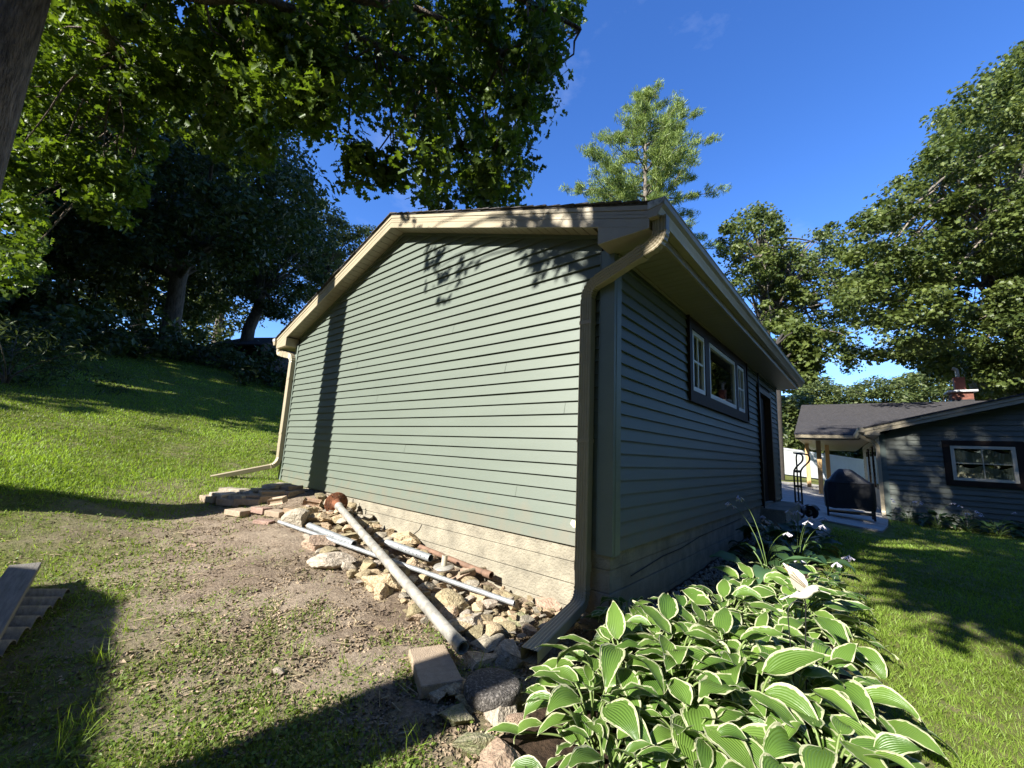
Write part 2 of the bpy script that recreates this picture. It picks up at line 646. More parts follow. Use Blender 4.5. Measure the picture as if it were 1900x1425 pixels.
def limbs(mb, starts, targets, r0, r1, sag=.15, n=7, sides=6):
    for t in targets:
        s = starts[int(rng.integers(len(starts)))] if len(starts) > 1 else starts[0]
        s = np.array(s, float)
        d = np.linalg.norm(t - s)
        mid = (s + t) / 2 + np.array([0, 0, d * sag]) + rng.normal(size=3) * d * .06
        k = rng.uniform(.7, 1.2)
        mb.tube(wob(bez(s, mid, t, n), d * .012), np.linspace(r0 * k, r1, n), sides, caps=False)


def tree(name, label, trunk_pts, trunk_r, centers, radii, n_each, leaf, mat, bark, templ='dia', flat=.6, nlimb=30,
         limb_r=.08, starts=None, group=None, cat='tree', base=None, up=.45, tip=.01, sides=14):
    b = np.array(trunk_pts[0], float)
    root = thing(name, label, cat, tuple(b), 0, group)
    mb = MB()
    tp = [np.array(p, float) - b for p in trunk_pts]
    mb.tube(tp, trunk_r, sides, caps=False)
    st = [np.array(p, float) - b for p in (starts if starts is not None else trunk_pts[len(trunk_pts) // 2:])]
    cs = np.asarray(centers) - b
    if nlimb:
        pick = rng.permutation(len(cs))[:nlimb]
        limbs(mb, st, cs[pick], limb_r, tip)
    mb.build('trunk', bark, root)
    C, N, T = clump_leaves(cs, radii, n_each, flat, up)
    tm, tf = {'dia': (T_DIA, F_DIA), 'oak': (T_OAK, F_OAK), 'map': (T_MAP, F_MAP)}[templ]
    S = leaf * rng.uniform(.65, 1.3, len(C))
    V, F, t = scatter(tm, tf, C, N, S, T)
    link('crown', npmesh('crown', V, F, t), mat, root)
    return root

# ================================================================== SETTING
W, L = 6.085, 7.513
XM = -W / 2
SL = .34
LAP = .1016

BED_EDGE = np.array([(.62, 5.0), (.80, 4.0), (.93, 3.2), (1.04, 2.4), (1.14, 1.8), (1.22, 1.2), (1.33, .5), (1.45, .1),
                     (1.56, -.25), (1.68, -.9), (1.72, -1.6), (1.6, -2.3)])
BED_POLY = [(.0, 5.0)] + [tuple(p) for p in BED_EDGE] + [(.9, -2.3), (.35, -1.9), (.18, -1.4), (.12, -.9), (.0, -.4), (.0, 0)]


def fbm(x, y, s, seed=0.0):
    return np.array([noise.fractal(Vector((a * s + seed, b * s - seed, seed)), 1.0, 2.0, 4) for a, b in zip(x, y)])


def soil_mask(x, y):
    """1 = bare soil, 0 = turf"""
    u = np.clip((x + 2.55) / 3.35, -9, 9)
    v = np.clip((y + .75) / 1.75, -9, 9)
    d = np.sqrt(u * u + v * v)
    return np.clip(1.6 - d * 1.15, 0, 1)


def make_ground():
    def axis(lo, a, b, hi, step, n):
        k = np.linspace(0, 1, n) ** 2.2
        return np.concatenate([(a - (a - lo) * k[::-1])[:-1], np.arange(a, b, step), b + (hi - b) * k])
    xs = axis(-75, -9, 4.5, 75, .06, 34)
    ys = axis(-45, -4, 6, 110, .06, 44)
    X, Y = np.meshgrid(xs, ys)
    x, y = X.ravel(), Y.ravel()
    z = gz(np.stack([x, y], 1))
    near = (x > -9.2) & (x < 4.7) & (y > -4.2) & (y < 6.2)
    xn, yn = x[near], y[near]
    s = soil_mask(xn, yn)
    f1 = fbm(xn, yn, 1.3, 3.1)
    f2 = fbm(xn, yn, 7.0, 9.7)
    z[near] += f1 * .018 + f2 * (.006 + .012 * s)
    # a hollow of dark soil along the lawn's cut edge beside the hosta bed
    soil = np.zeros(len(x))
    soil[near] = np.clip(s * 1.25 + f1 * .45 + f2 * .35 - .12, 0, 1)
    bed = np.zeros(len(x))
    for i in np.where(near)[0]:
        if -.1 < x[i] < 1.9 and -2.5 < y[i] < 5.1 and inpoly((x[i], y[i]), BED_POLY):
            bed[i] = 1
    nx, ny = len(xs), len(ys)
    ii = np.arange(nx * ny).reshape(ny, nx)
    F = np.stack([ii[:-1, :-1], ii[:-1, 1:], ii[1:, 1:], ii[1:, :-1]], -1).reshape(-1, 4)
    me = npmesh('ground', np.stack([x, y, z], 1), F, None, True, {'soil': soil, 'bed': bed})
    m = bpy.data.materials.new('soil and turf')
    m.use_nodes = True
    n = m.node_tree.nodes
    K = m.node_tree.links
    b = n['Principled BSDF']
    b.inputs['Roughness'].default_value = .95
    b.inputs['Specular IOR Level'].default_value = .15
    tc = n.new('ShaderNodeTexCoord')

    def nz(scale, det=8, rough=.7):
        q = n.new('ShaderNodeTexNoise')
        q.inputs['Scale'].default_value = scale
        q.inputs['Detail'].default_value = det
        q.inputs['Roughness'].default_value = rough
        K.new(tc.outputs['Object'], q.inputs['Vector'])
        return q.outputs[0]

    def ramp(src, stops):
        r = n.new('ShaderNodeValToRGB')
        e = r.color_ramp.elements
        e[0].position, e[0].color = stops[0][0], (*stops[0][1], 1)
        e[1].position, e[1].color = stops[-1][0], (*stops[-1][1], 1)
        for p_, c_ in stops[1:-1]:
            q = e.new(p_)
            q.color = (*c_, 1)
        K.new(src, r.inputs[0])
        return r.outputs[0]

    def mix(f, a, c):
        x_ = n.new('ShaderNodeMix')
        x_.data_type = 'RGBA'
        K.new(f, x_.inputs[0])
        K.new(a, x_.inputs[6])
        K.new(c, x_.inputs[7])
        return x_.outputs[2]
    turf = ramp(nz(9), [(.3, (.075, .09, .018)), (.5, (.12, .14, .03)), (.7, (.22, .19, .08))])
    dry = ramp(nz(1.5, 6), [(.36, (.125, .09, .064)), (.60, (.38, .31, .235))])
    bits = ramp(nz(34, 6, .8), [(.34, (.07, .048, .035)), (.5, (.25, .19, .135)), (.66, (.46, .37, .265))])
    mm = n.new('ShaderNodeMix')
    mm.data_type = 'RGBA'
    mm.inputs[0].default_value = .55
    K.new(dry, mm.inputs[6])
    K.new(bits, mm.inputs[7])
    at = n.new('ShaderNodeAttribute')
    at.attribute_name = 'soil'
    at2 = n.new('ShaderNodeAttribute')
    at2.attribute_name = 'bed'
    mul = ramp(nz(25), [(.35, (.025, .017, .012)), (.65, (.085, .055, .036))])
    K.new(mix(at2.outputs['Fac'], mix(at.outputs['Fac'], turf, mm.outputs[2]), mul), b.inputs['Base Color'])
    bp = n.new('ShaderNodeBump')
    bp.inputs['Strength'].default_value = .9
    bp.inputs['Distance'].default_value = .025
    K.new(nz(38, 10, .75), bp.inputs['Height'])
    K.new(bp.outputs[0], b.inputs['Normal'])
    o = link('ground', me, m)
    tag(o, kind='structure')


make_ground()


def sheet(name, poly, dz, mat, step=.25, skirt=.12):
    """paved area that follows the terrain"""
    xs = [p[0] for p in poly]
    ys = [p[1] for p in poly]
    bm = bmesh.new()
    bm.faces.new([bm.verts.new((p[0], p[1], 0)) for p in poly])
    for ax, lo, hi in ((0, min(xs), max(xs)), (1, min(ys), max(ys))):
        for v in np.arange(lo + step, hi, step):
            no = [0, 0, 0]
            no[ax] = 1
            co = [0, 0, 0]
            co[ax] = v
            bmesh.ops.bisect_plane(bm, geom=bm.verts[:] + bm.edges[:] + bm.faces[:], plane_co=co, plane_no=no)
    bm.verts.ensure_lookup_table()
    zz = gz([(v.co.x, v.co.y) for v in bm.verts])
    for v, z in zip(bm.verts, zz):
        v.co.z = z + dz
    r = bmesh.ops.extrude_face_region(bm, geom=bm.faces[:])
    for e in r['geom']:
        if isinstance(e, bmesh.types.BMVert):
            e.co.z -= skirt
    bmesh.ops.recalc_face_normals(bm, faces=bm.faces)
    me = bpy.data.meshes.new(name)
    bm.to_mesh(me)
    bm.free()
    return tag(link(name, me, mat), kind='structure')


sheet('patio', [(.62, 8.35), (1.55, 8.2), (1.66, 9.6), (1.70, 11.5), (1.2, 21.2), (-.9, 20.8), (-2.6, 13), (-2.2, 7.9), (.0, 7.65), (.58, 7.62)], .035, 'concrete_flat')
sheet('path', [(.03, 5.15), (.75, 5.1), (.85, 6.6), (.62, 7.55), (.03, 7.55)], .06, 'concrete_flat')

# ------------------------------------------------------------------ garage


def zs(x):
    return 3.468 - SL * abs(x - XM)


def make_garage():
    G = thing('garage', 'sage green vinyl sided garage with khaki trim and a shallow gable roof', 'garage', (0, 0, 0))
    # lap siding, gable wall
    m = MB()
    x0, x1 = -W + .085, -.095
    k = 0
    while k * LAP < 3.44:
        a, b = k * LAP, min((k + 1) * LAP, 3.46)
        la, lb = max(x0, XM - (3.468 - a) / SL), max(x0, XM - (3.468 - b) / SL)
        ra, rb = min(x1, XM + (3.468 - a) / SL), min(x1, XM + (3.468 - b) / SL)
        ns = max(1, int((ra - la) / 1.1))
        jy = rng.normal(0, .0013, ns + 1)
        jz = rng.normal(0, .0008, ns + 1)
        lo = [(la + (ra - la) * i / ns, -.026 + jy[i], a + jz[i]) for i in range(ns + 1)]
        hi = [(lb + (rb - lb) * i / ns, -.004, b) for i in range(ns + 1)]
        bk = [(la + (ra - la) * i / ns, .002, a + .003) for i in range(ns + 1)]
        m.add(lo + hi + bk, [(i, i + 1, ns + 2 + i, ns + 1 + i) for i in range(ns)] + [(2 * ns + 2 + i, 2 * ns + 3 + i, i + 1, i) for i in range(ns)])
        k += 1
    # overlapped ends of single panels
    for sx, kk in ((-.42, 10), (-1.1, 14)):
        m.box(sx, sx + .0015, -.0225, -.006, kk * LAP + .008, kk * LAP + LAP - .075)
    m.build('gable_siding', 'siding', G)
    # lap siding, side wall with window and door openings
    m = MB()
    holes = [(1.74, 4.55, 1.35, 2.28), (5.47, 6.72, -.1, 2.06)]
    for k in range(23):
        a, b = k * LAP, min((k + 1) * LAP, 2.30)
        cuts = [(.085, L - .085)]
        for (u, v, p, q) in holes:
            if a < q - .02 and b > p + .02:
                cuts = [c for (s, e) in cuts for c in ((s, min(e, u)), (max(s, v), e)) if c[1] - c[0] > .01]
        for s, e in cuts:
            m.add([(.026, s, a), (.026, e, a), (.004, e, b), (.004, s, b)], [(0, 1, 2, 3)])
            m.add([(.026, s, a), (.026, e, a), (-.002, e, a + .003), (-.002, s, a + .003)], [(3, 2, 1, 0)])
    for sy, kk in ((1.1, 9), (3.3, 7), (3.6, 3)):
        m.box(.006, .0225, sy, sy + .0015, kk * LAP + .008, kk * LAP + LAP - .075)
    m.build('side_siding', 'siding', G)
    # far walls and floor (behind what is seen, keep the inside dark)
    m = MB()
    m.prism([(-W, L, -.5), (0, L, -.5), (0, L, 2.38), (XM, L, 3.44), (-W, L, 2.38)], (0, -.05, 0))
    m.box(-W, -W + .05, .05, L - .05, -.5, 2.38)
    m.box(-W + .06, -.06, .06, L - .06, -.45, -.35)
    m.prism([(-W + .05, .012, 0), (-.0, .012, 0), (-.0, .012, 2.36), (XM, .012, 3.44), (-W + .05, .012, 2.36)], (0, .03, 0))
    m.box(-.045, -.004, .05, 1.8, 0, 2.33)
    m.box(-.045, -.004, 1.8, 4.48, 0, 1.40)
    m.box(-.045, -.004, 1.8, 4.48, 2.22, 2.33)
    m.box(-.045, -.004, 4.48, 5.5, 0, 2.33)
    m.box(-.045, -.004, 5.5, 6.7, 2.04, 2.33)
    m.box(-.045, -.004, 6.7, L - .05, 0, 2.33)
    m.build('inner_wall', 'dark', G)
    # corner posts
    for xa, xb, ya, yb, xc, xd, yc, yd in ((-.098, .030, -.032, .0, .002, .030, .0, .092), (-W - .030, -W + .088, -.032, .0, -W - .030, -W - .002, 0, .092),
                                           (-.0, .024, L - .09, L + .02, -.05, 0, L - .0, L + .024)):
        m = MB()
        top = 2.34 if yb < 1 else 2.30
        m.box(xa, xb, ya, yb, -.022, top)
        m.box(xc, xd, yc, yd, -.022, top)
        if yb < 1 and xb > -1:
            m.box(.030, .033, .004, .03, -.02, 2.3)
            m.box(-.098, -.09, -.036, -.032, -.02, top)
        m.build('corner_post', 'post', G, bevel=.004)
    # foundation
    m = MB()
    for za, zb, d in ((-.125, -.006, .004), (-.285, -.128, .010), (-.45, -.288, .006), (-1.2, -.453, .009)):
        m.box(-W + d, -d, d, .2, za + .002, zb)
        m.box(-.2, -d, .2, L - d, za + .002, zb)
        m.box(-W + d, -W + .2, .2, L - d, za + .002, zb)
    fo = m.build('foundation', 'concrete', G, bevel=.004)
    m = MB()
    pts = [(-.004, .35, -.22), (-.004, .6, -.205), (-.004, 1.0, -.18), (-.004, 1.5, -.17), (-.004, 2.1, -.13), (-.004, 2.9, -.12), (-.004, 4, -.1)]
    m.tube([(p[0], p[1], p[2] + random.uniform(-.008, .008)) for p in pts], .0055, 4)
    m.build('crack', 'crack', fo)
    m = MB()
    cr = [(-2.2, -.13), (-2.24, -.19), (-2.33, -.25), (-2.36, -.33)]
    m.tube([(a, .007, b) for a, b in cr], .004, 4)
    m.build('crack', 'crack', fo)
    # rake boards, soffits, returns
    m = MB()
    xl, xr = -W - .39, .39
    for lo, hi, ya, yb in ((0, .068, -.2235, -.205), (.071, .098, -.2255, -.205), (.101, .128, -.2235, -.205), (.131, .168, -.231, -.205)):
        m.prism([(xl, ya, zs(xl) + lo), (XM, ya, zs(XM) + lo), (xr, ya, zs(xr) + lo), (xr, ya, zs(xr) + hi), (XM, ya, zs(XM) + hi), (xl, ya, zs(xl) + hi)], (0, yb - ya, 0))
    m.build('rake_fascia', 'tan', G)
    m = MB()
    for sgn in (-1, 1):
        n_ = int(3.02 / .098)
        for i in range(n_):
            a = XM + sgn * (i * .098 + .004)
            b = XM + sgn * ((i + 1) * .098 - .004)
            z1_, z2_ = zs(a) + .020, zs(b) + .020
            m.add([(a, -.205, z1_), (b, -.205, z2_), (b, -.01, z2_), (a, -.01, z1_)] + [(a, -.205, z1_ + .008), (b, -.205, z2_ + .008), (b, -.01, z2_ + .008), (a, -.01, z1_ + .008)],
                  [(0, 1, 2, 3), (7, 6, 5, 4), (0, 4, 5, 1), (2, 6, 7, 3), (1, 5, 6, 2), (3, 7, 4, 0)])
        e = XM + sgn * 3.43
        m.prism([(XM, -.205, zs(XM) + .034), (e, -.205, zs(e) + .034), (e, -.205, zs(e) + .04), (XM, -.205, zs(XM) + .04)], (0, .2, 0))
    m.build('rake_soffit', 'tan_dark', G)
    m = MB()
    for e in (-W + .07, -.07):
        m.prism([(XM, -.03, zs(XM) - .012), (e, -.03, zs(e) - .012), (e, -.03, zs(e) + .019), (XM, -.03, zs(XM) + .019)], (0, .028, 0))
    m.build('rake_channel', 'siding', G)
    for xa, xb in ((-.022, .388), (-W + .022, -W - .388)):
        m = MB()
        m.prism([(xa, -.2215, 2.294), (xb, -.2215, 2.294), (xb, -.2215, zs(xb) + .004), (xa, -.2215, zs(xa) + .004)], (0, .22, 0))
        m.build('eave_return', 'tan', G, bevel=.003)
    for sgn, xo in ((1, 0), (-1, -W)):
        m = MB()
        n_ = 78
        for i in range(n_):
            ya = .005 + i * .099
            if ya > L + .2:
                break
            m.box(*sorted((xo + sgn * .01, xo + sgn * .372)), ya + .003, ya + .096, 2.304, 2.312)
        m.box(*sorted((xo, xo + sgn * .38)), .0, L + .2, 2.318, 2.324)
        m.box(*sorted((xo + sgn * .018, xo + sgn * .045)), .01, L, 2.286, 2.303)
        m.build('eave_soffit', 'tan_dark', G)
        m = MB()
        m.box(*sorted((xo + sgn * .372, xo + sgn * .391)), -.204, L + .22, 2.292, 2.455)
        m.build('eave_fascia', 'tan', G)
        pr = [(.393, 2.355), (.458, 2.352), (.468, 2.372), (.487, 2.405), (.508, 2.428), (.512, 2.462), (.518, 2.468), (.516, 2.478), (.393, 2.474)]
        m = MB()
        m.prism([(xo + sgn * a, -.252, b) for a, b in pr], (0, L + .5, 0))
        gu = m.build('gutter', 'tan', G)
        m = MB()
        m.prism([(xo + sgn * a, -.2525, b) for a, b in [(.392, 2.418), (.50, 2.43), (.512, 2.475), (.392, 2.474)]], (0, -.006, 0))
        m.build('gutter_end_cap', 'stain', gu)
    # roof
    m = MB()
    for sgn in (-1, 1):
        e = XM + sgn * (W / 2 + .45)
        za, zb = zs(XM) + .170, zs(e) + .170
        m.prism([(XM, -.238, za), (e, -.238, zb), (e, -.238, zb + .012), (XM, -.238, za + .012)], (0, L + .476, 0))
        n_ = 25
        for i in range(n_):
            a, b = XM + sgn * i * (W / 2 + .47) / n_, XM + sgn * (i + 1) * (W / 2 + .47) / n_
            ja = -.25 - random.uniform(0, .012)
            m.prism([(a, ja, zs(a) + .183), (b, ja, zs(b) + .187), (b, ja, zs(b) + .199), (a, ja, zs(a) + .187)], (0, L + .5, 0))
    m.prism([(XM - .15, -.255, zs(XM - .15) + .198), (XM, -.255, zs(XM) + .203), (XM + .15, -.255, zs(XM + .15) + .198), (XM, -.255, zs(XM) + .19)], (0, L + .51, 0))
    m.build('roof', 'shingle', G)
    # window unit
    m = MB()
    t = .024
    ya, yb, za, zb = 1.735, 4.552, 1.345, 2.285
    for a, b, p, q in ((ya, yb, za, za + .105), (ya, yb, zb - .12, zb), (ya, ya + .115, za + .105, zb - .12), (yb - .15, yb, za + .105, zb - .12),
                       (2.325, 2.50, za + .105, zb - .12), (3.845, 3.955, za + .105, zb - .12)):
        m.box(.0, t + .012, a, b, p, q)
    m.box(.0, .05, ya - .02, yb + .02, za - .028, za)
    m.box(.0, .05, ya - .02, ya, za, zb)
    m.box(.0, .05, yb, yb + .02, za, zb)
    win = m.build('window', 'brown', G)

    def sash(a, b, p, q, fr, mv, mh, name='sash'):
        s_ = MB()
        xa, xb = -.01, .030
        s_.box(xa, xb, a, b, p, p + fr)
        s_.box(xa, xb, a, b, q - fr, q)
        s_.box(xa, xb, a, a + fr, p + fr, q - fr)
        s_.box(xa, xb, b - fr, b, p + fr, q - fr)
        if mv:
            c = (a + b) / 2
            s_.box(.004, .022, c - .014, c + .014, p + fr, q - fr)
        if mh:
            c = (p + q) / 2
            s_.box(.004, .0235, a + fr, b - fr, c - .014, c + .014)
        s_.build(name, 'white', win, bevel=.003)
        g_ = MB()
        g_.box(.000, .003, a + fr, b - fr, p + fr, q - fr)
        g_.build('pane', 'pane', win)
    sash(1.86, 2.315, 1.455, 2.155, .05, True, True)
    sash(2.505, 3.84, 1.455, 2.160, .055, False, False)
    sash(3.96, 4.395, 1.455, 2.155, .05, True, True)
    # door recess
    m = MB()
    for a, b, p, q in ((5.475, 5.56, -.02, 2.06), (6.63, 6.715, -.02, 2.06), (5.56, 6.63, 1.97, 2.06)):
        m.box(-.1, .035, a, b, p, q)
    m.box(-.1, .05, 5.44, 5.475, -.02, 2.09)
    dr = m.build('door', 'door', G)
    m = MB()
    m.box(-.11, -.07, 5.56, 6.63, -.02, 1.97)
    m.build('door_leaf', 'brown', dr)
    m = MB()
    m.box(-.005, .03, 5.60, 5.66, .0, 1.95)
    m.build('screen_stile', 'door', dr)
    for sx, kk in ((-.42, 10), (-1.1, 14), (-2.6, 6), (-3.3, 12), (-4.1, 4), (-1.9, 19), (-.9, 3), (-3.9, 17)):
        m = MB()
        m.add([(sx, -.0265, kk * LAP + .001), (sx + .004, -.0278, kk * LAP + .001), (sx + .004, -.0065, (kk + 1) * LAP - .004), (sx, -.0052, (kk + 1) * LAP - .004)], [(0, 1, 2, 3)])
        m.build('panel_lap', 'siding', G)
    m = MB()
    m.tube([(.05, 5.42, 2.28), (.05, 5.42, -.36)], .012, 8)
    m.build('conduit', 'black', G)
    m = MB()
    m.box(-.02, .36, 5.40, 7.48, -.6, -.05)
    m.build('door_step', 'concrete', G, bevel=.01)
    # yellowed sticker low on the gable siding
    m = MB()
    m.prism([(-.335, -.0195, 1.03 * LAP + .052), (-.318, -.0195, 1.03 * LAP + .082), (-.255, -.0195, 1.03 * LAP + .076), (-.255, -.0195, 1.03 * LAP + .022), (-.30, -.0195, 1.03 * LAP + .022)], (0, .002, 0))
    m.build('sticker', 'sticker', G)
    # downspouts
    downspout(G, [(.452, -.17, 2.372), (.452, -.168, 2.20), (-.19, -.062, 2.035), (-.19, -.062, -.12)], [(-.19, -.062, -.12), (-.19, -.062, -.365), (-.015, -.90, -.405)])
    downspout(G, [(-W - .452, -.14, 2.372), (-W - .452, -.14, 2.235), (-6.085, -.066, 2.135), (-6.075, -.066, .60)], [(-6.075, -.066, .60), (-6.07, -.066, .27), (-6.33, -.92, .045)])
    return G


def fillet(pts, r, n=5):
    P = [Vector(p) for p in pts]
    out = [P[0]]
    for i in range(1, len(P) - 1):
        a = (P[i - 1] - P[i])
        b = (P[i + 1] - P[i])
        d = min(r, a.length * .45, b.length * .45)
        p0, p2 = P[i] + a.normalized() * d, P[i] + b.normalized() * d
        out += [p0 * (1 - t) ** 2 + P[i] * 2 * t * (1 - t) + p2 * t * t for t in np.linspace(0, 1, n)]
    return out + [P[-1]]


def ribprof(wd, dp, axis_w_first):
    h, d = wd / 2, dp / 2
    nr = 4
    top = []
    for i in range(nr * 2 + 1):
        u = -h + .008 + (wd - .016) * i / (nr * 2)
        top.append((u, d - (.0 if i % 2 == 0 else .0055)))
    pts = [(-h, -d)] + [(-u, -v) for u, v in top][::-1] + [(h, -d), (h, d)] + top[::-1] + [(-h, d)]
    # order counter-clockwise
    pts = [(-h, -d + .006)] + [(u, -v) for u, v in top] + [(h, -d + .006), (h, d - .006)] + [(u, v) for u, v in top[::-1]] + [(-h, d - .006)]
    if not axis_w_first:
        pts = [(v, u) for u, v in pts]
    return pts


def downspout(G, upper, lower):
    def crimp(pts):
        P = [Vector(q) for q in pts]
        o = []
        for i in range(len(P)):
            if 0 < i < len(P) - 1 and (P[i] - P[i - 1]).normalized().angle((P[i + 1] - P[i]).normalized()) > .02:
                o.append(.93 if i % 2 else 1.03)
            else:
                o.append(1.0)
        return o
    m = MB()
    pu = fillet(upper, .11, 13)
    m.sweep(ribprof(.102, .075, False), pu, (0, 1, 0), scl=crimp(pu))
    d = m.build('downspout', 'tan', G)
    m = MB()
    pr = ribprof(.102, .075, True)
    path = fillet(lower, .12, 13)
    m.sweep(pr, path, (1, 0, 0), caps=False, scl=crimp(path))
    t = (path[-1] - path[-2]).normalized()
    m.sweep([(a * .95, b * .95) for a, b in pr], [path[-1] - t * .001, path[-1] - t * .25], (1, 0, 0), caps=False)
    m.build('kick_out', 'tan', d)
    m = MB()
    m.sweep([(a * .93, b * .93) for a, b in pr], [path[-1] - t * .24, path[-1] - t * .25], (1, 0, 0))
    m.build('outlet_shade', 'dark', d)
    for zz in (1.72, .78):
        q = Vector((lower[0][0], lower[0][1], zz))
        m = MB()
        m.sweep([(-.0375 * 1.05, -.054), (.0375 * 1.05, -.054), (.0375 * 1.05, .054), (-.0375 * 1.05, .054)], [q, q + Vector((0, 0, .03))], (0, 1, 0))
        m.build('strap', 'tan', d)
    p = Vector(lower[0])
    p2 = Vector(upper[2])
    a = (Vector(upper[1]) - p2).normalized()
    for prf, sd, q0, q1 in ((pr, (1, 0, 0), p + Vector((0, 0, .035)), p - Vector((0, 0, .03))), (ribprof(.102, .075, False), (0, 1, 0), p2 + a * .18, p2 + a * .24),
                            (ribprof(.102, .075, False), (0, 1, 0), Vector(upper[1]) - a * .14, Vector(upper[1]) - a * .19)):
        if (q1 - q0).dot(q1 - p2) < 0 and len(upper) < 3:
            continue
        m = MB()
        m.sweep([(u * 1.06, v * 1.06) for u, v in prf], [q0, q1], sd)
        m.build('sleeve', 'tan', d)


make_garage()

# ------------------------------------------------------------------ neighbouring cottage


def make_cottage():
    th = math.radians(3)
    O = np.array([1.70, 11.8, -.56])
    H = thing('cottage', 'slate green cottage with grey shingle roof, red chimney and open porch', 'house', tuple(O), th)
    lp = .127
    S2 = .275
    RX = 4.6

    def zr(x):
        return 2.13 + S2 * (RX + .32 - abs(x - RX))
    m = MB()
    k = 0
    while k * lp < zr(RX) - .05:
        a, b = k * lp, (k + 1) * lp
        ra = [max(.08, RX - (zr(RX) - q) / S2) for q in (a, b)]
        rb = [min(2 * RX - .08, RX + (zr(RX) - q) / S2) for q in (a, b)]
        ivs = [(0, 1)]
        if 1.0 < a + .06 < 2.0:
            ivs = [(ra, [1.16] * 2), ([2.46] * 2, rb)]
        else:
            ivs = [(ra, rb)]
        for (p, q) in ivs:
            m.add([(p[0], -.024, a), (q[0], -.024, a), (q[1], -.002, b), (p[1], -.002, b)], [(0, 1, 2, 3)])
            m.add([(p[0], -.024, a), (q[0], -.024, a), (q[0], .0, a + .003), (p[0], .0, a + .003)], [(3, 2, 1, 0)])
        k += 1
    for k in range(17):
        a, b = k * lp, (k + 1) * lp
        m.add([(-.015, .08, a), (-.015, 8.5, a), (-.002, 8.5, b), (-.002, .08, b)], [(3, 2, 1, 0)])
        m.add([(-.015, .08, a), (-.015, 8.5, a), (0, 8.5, a + .003), (0, .08, a + .003)], [(0, 1, 2, 3)])
    m.build('wall', 'siding2', H)
    m = MB()
    m.box(.03, 9.1, 8.4, 8.5, -.4, 2.3)
    m.box(9.1, 9.2, .05, 8.5, -.4, 2.3)
    m.box(.03, 9.1, .9, .95, -.4, 2.4)
    m.box(.004, .03, .03, 8.5, -.4, 2.3)
    m.build('inner_wall', 'dark', H)
    m = MB()
    m.box(-.025, .09, -.028, 0, -.02, 2.2)
    m.box(-.025, -.001, 0, .09, -.02, 2.2)
    m.build('corner_post', 'post2', H)
    m = MB()
    m.box(.01, 9.19, .01, .3, -.6, -.005)
    m.box(.01, .3, .3, 8.5, -.6, -.005)
    m.build('foundation', 'concrete', H)
    # gable wing roof
    m = MB()
    for sg in (-1, 1):
        e = RX + sg * (RX + .34)
        m.prism([(RX, -.36, zr(RX) + .17), (e, -.36, zr(e) + .17), (e, -.36, zr(e) + .21), (RX, -.36, zr(RX) + .21)], (0, 7.6, 0))
    m.build('roof', 'shingle2', H)
    m = MB()
    for lo, hi, y_ in ((0, .085, -.325), (.09, .17, -.34)):
        m.prism([(-.32, y_, zr(-.32) + lo), (RX, y_, zr(RX) + lo), (2 * RX + .32, y_, zr(-.32) + lo), (2 * RX + .32, y_, zr(-.32) + hi), (RX, y_, zr(RX) + hi), (-.32, y_, zr(-.32) + hi)], (0, .02, 0))
    m.build('rake_fascia', 'tan', H)
    m = MB()
    for sg in (-1, 1):
        e = RX + sg * (RX + .3)
        m.prism([(RX, -.31, zr(RX) + .02), (e, -.31, zr(e) + .02), (e, -.31, zr(e) + .03), (RX, -.31, zr(RX) + .03)], (0, .31, 0))
    m.box(-.32, 0, -.32, 3.1, 2.15, 2.16)
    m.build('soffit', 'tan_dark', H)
    m = MB()
    m.prism([(-.02, -.322, 2.13), (-.32, -.322, 2.13), (-.32, -.322, zr(-.32) + .1), (-.02, -.322, zr(0) + .005)], (0, .32, 0))
    m.build('eave_return', 'tan', H)
    m = MB()
    m.prism([(-.325, -.36, 2.20), (-.40, -.36, 2.20), (-.45, -.36, 2.26), (-.455, -.36, 2.32), (-.325, -.36, 2.32)], (0, 3.3, 0))
    m.build('gutter', 'tan', H)
    m = MB()
    m.sweep([(-.04, -.03), (.04, -.03), (.04, .03), (-.04, .03)], fillet([(-.40, -.20, 2.21), (-.40, -.20, 2.10), (-.07, -.05, 1.93), (-.07, -.05, .12), (-.07, -.45, .0)], .12, 6), (1, 0, 0))
    m.build('downspout', 'tan', H)
    # main roof with porch
    ye, yr = 3.0, 9.0
    ze, zg = 2.30, 4.05
    xl, xr = -2.05, 12
    yb = 2 * yr - ye
    m = MB()
    for a, b in (((ye - .05, ze), (yr, zg)), ((yb + .05, ze), (yr, zg))):
        n_ = 26
        for i in range(n_):
            t0, t1 = i / n_, (i + 1) / n_
            y0, z0 = a[0] + (b[0] - a[0]) * t0, a[1] + (b[1] - a[1]) * t0
            y1, z1 = a[0] + (b[0] - a[0]) * t1, a[1] + (b[1] - a[1]) * t1
            j = random.uniform(0, .012)
            m.prism([(xl - j, y0, z0 + .012), (xl - j, y1, z1), (xl - j, y1, z1 + .03), (xl - j, y0, z0 + .045)], (xr - xl, 0, 0))
    m.build('main_roof', 'shingle2', H)
    m = MB()
    m.box(xl + .03, -.42, ye + .0, ye + .03, ze - .15, ze + .0)
    m.prism([(xl + .02, ye - .01, ze - .10), (xl + .02, ye - .10, ze - .09), (xl + .02, ye - .12, ze + .01), (xl + .02, ye - .01, ze + .01)], (-.42 - xl, 0, 0))
    m.prism([(xl + .03, ye + .03, ze - .14), (xl + .03, yr, zg - .14), (xl + .03, yb, ze - .14), (xl + .03, yb, ze + .01), (xl + .03, yr, zg), (xl + .03, ye + .03, ze + .01)], (.025, 0, 0))
    m.build('porch_fascia', 'tan', H)
    m = MB()
    m.box(xl + .06, -.02, ye + .04, yb - .04, ze - .13, ze - .10)
    m.build('porch_ceiling', 'tan_dark', H)
    R = Matrix.Rotation(-th, 3, 'Z')
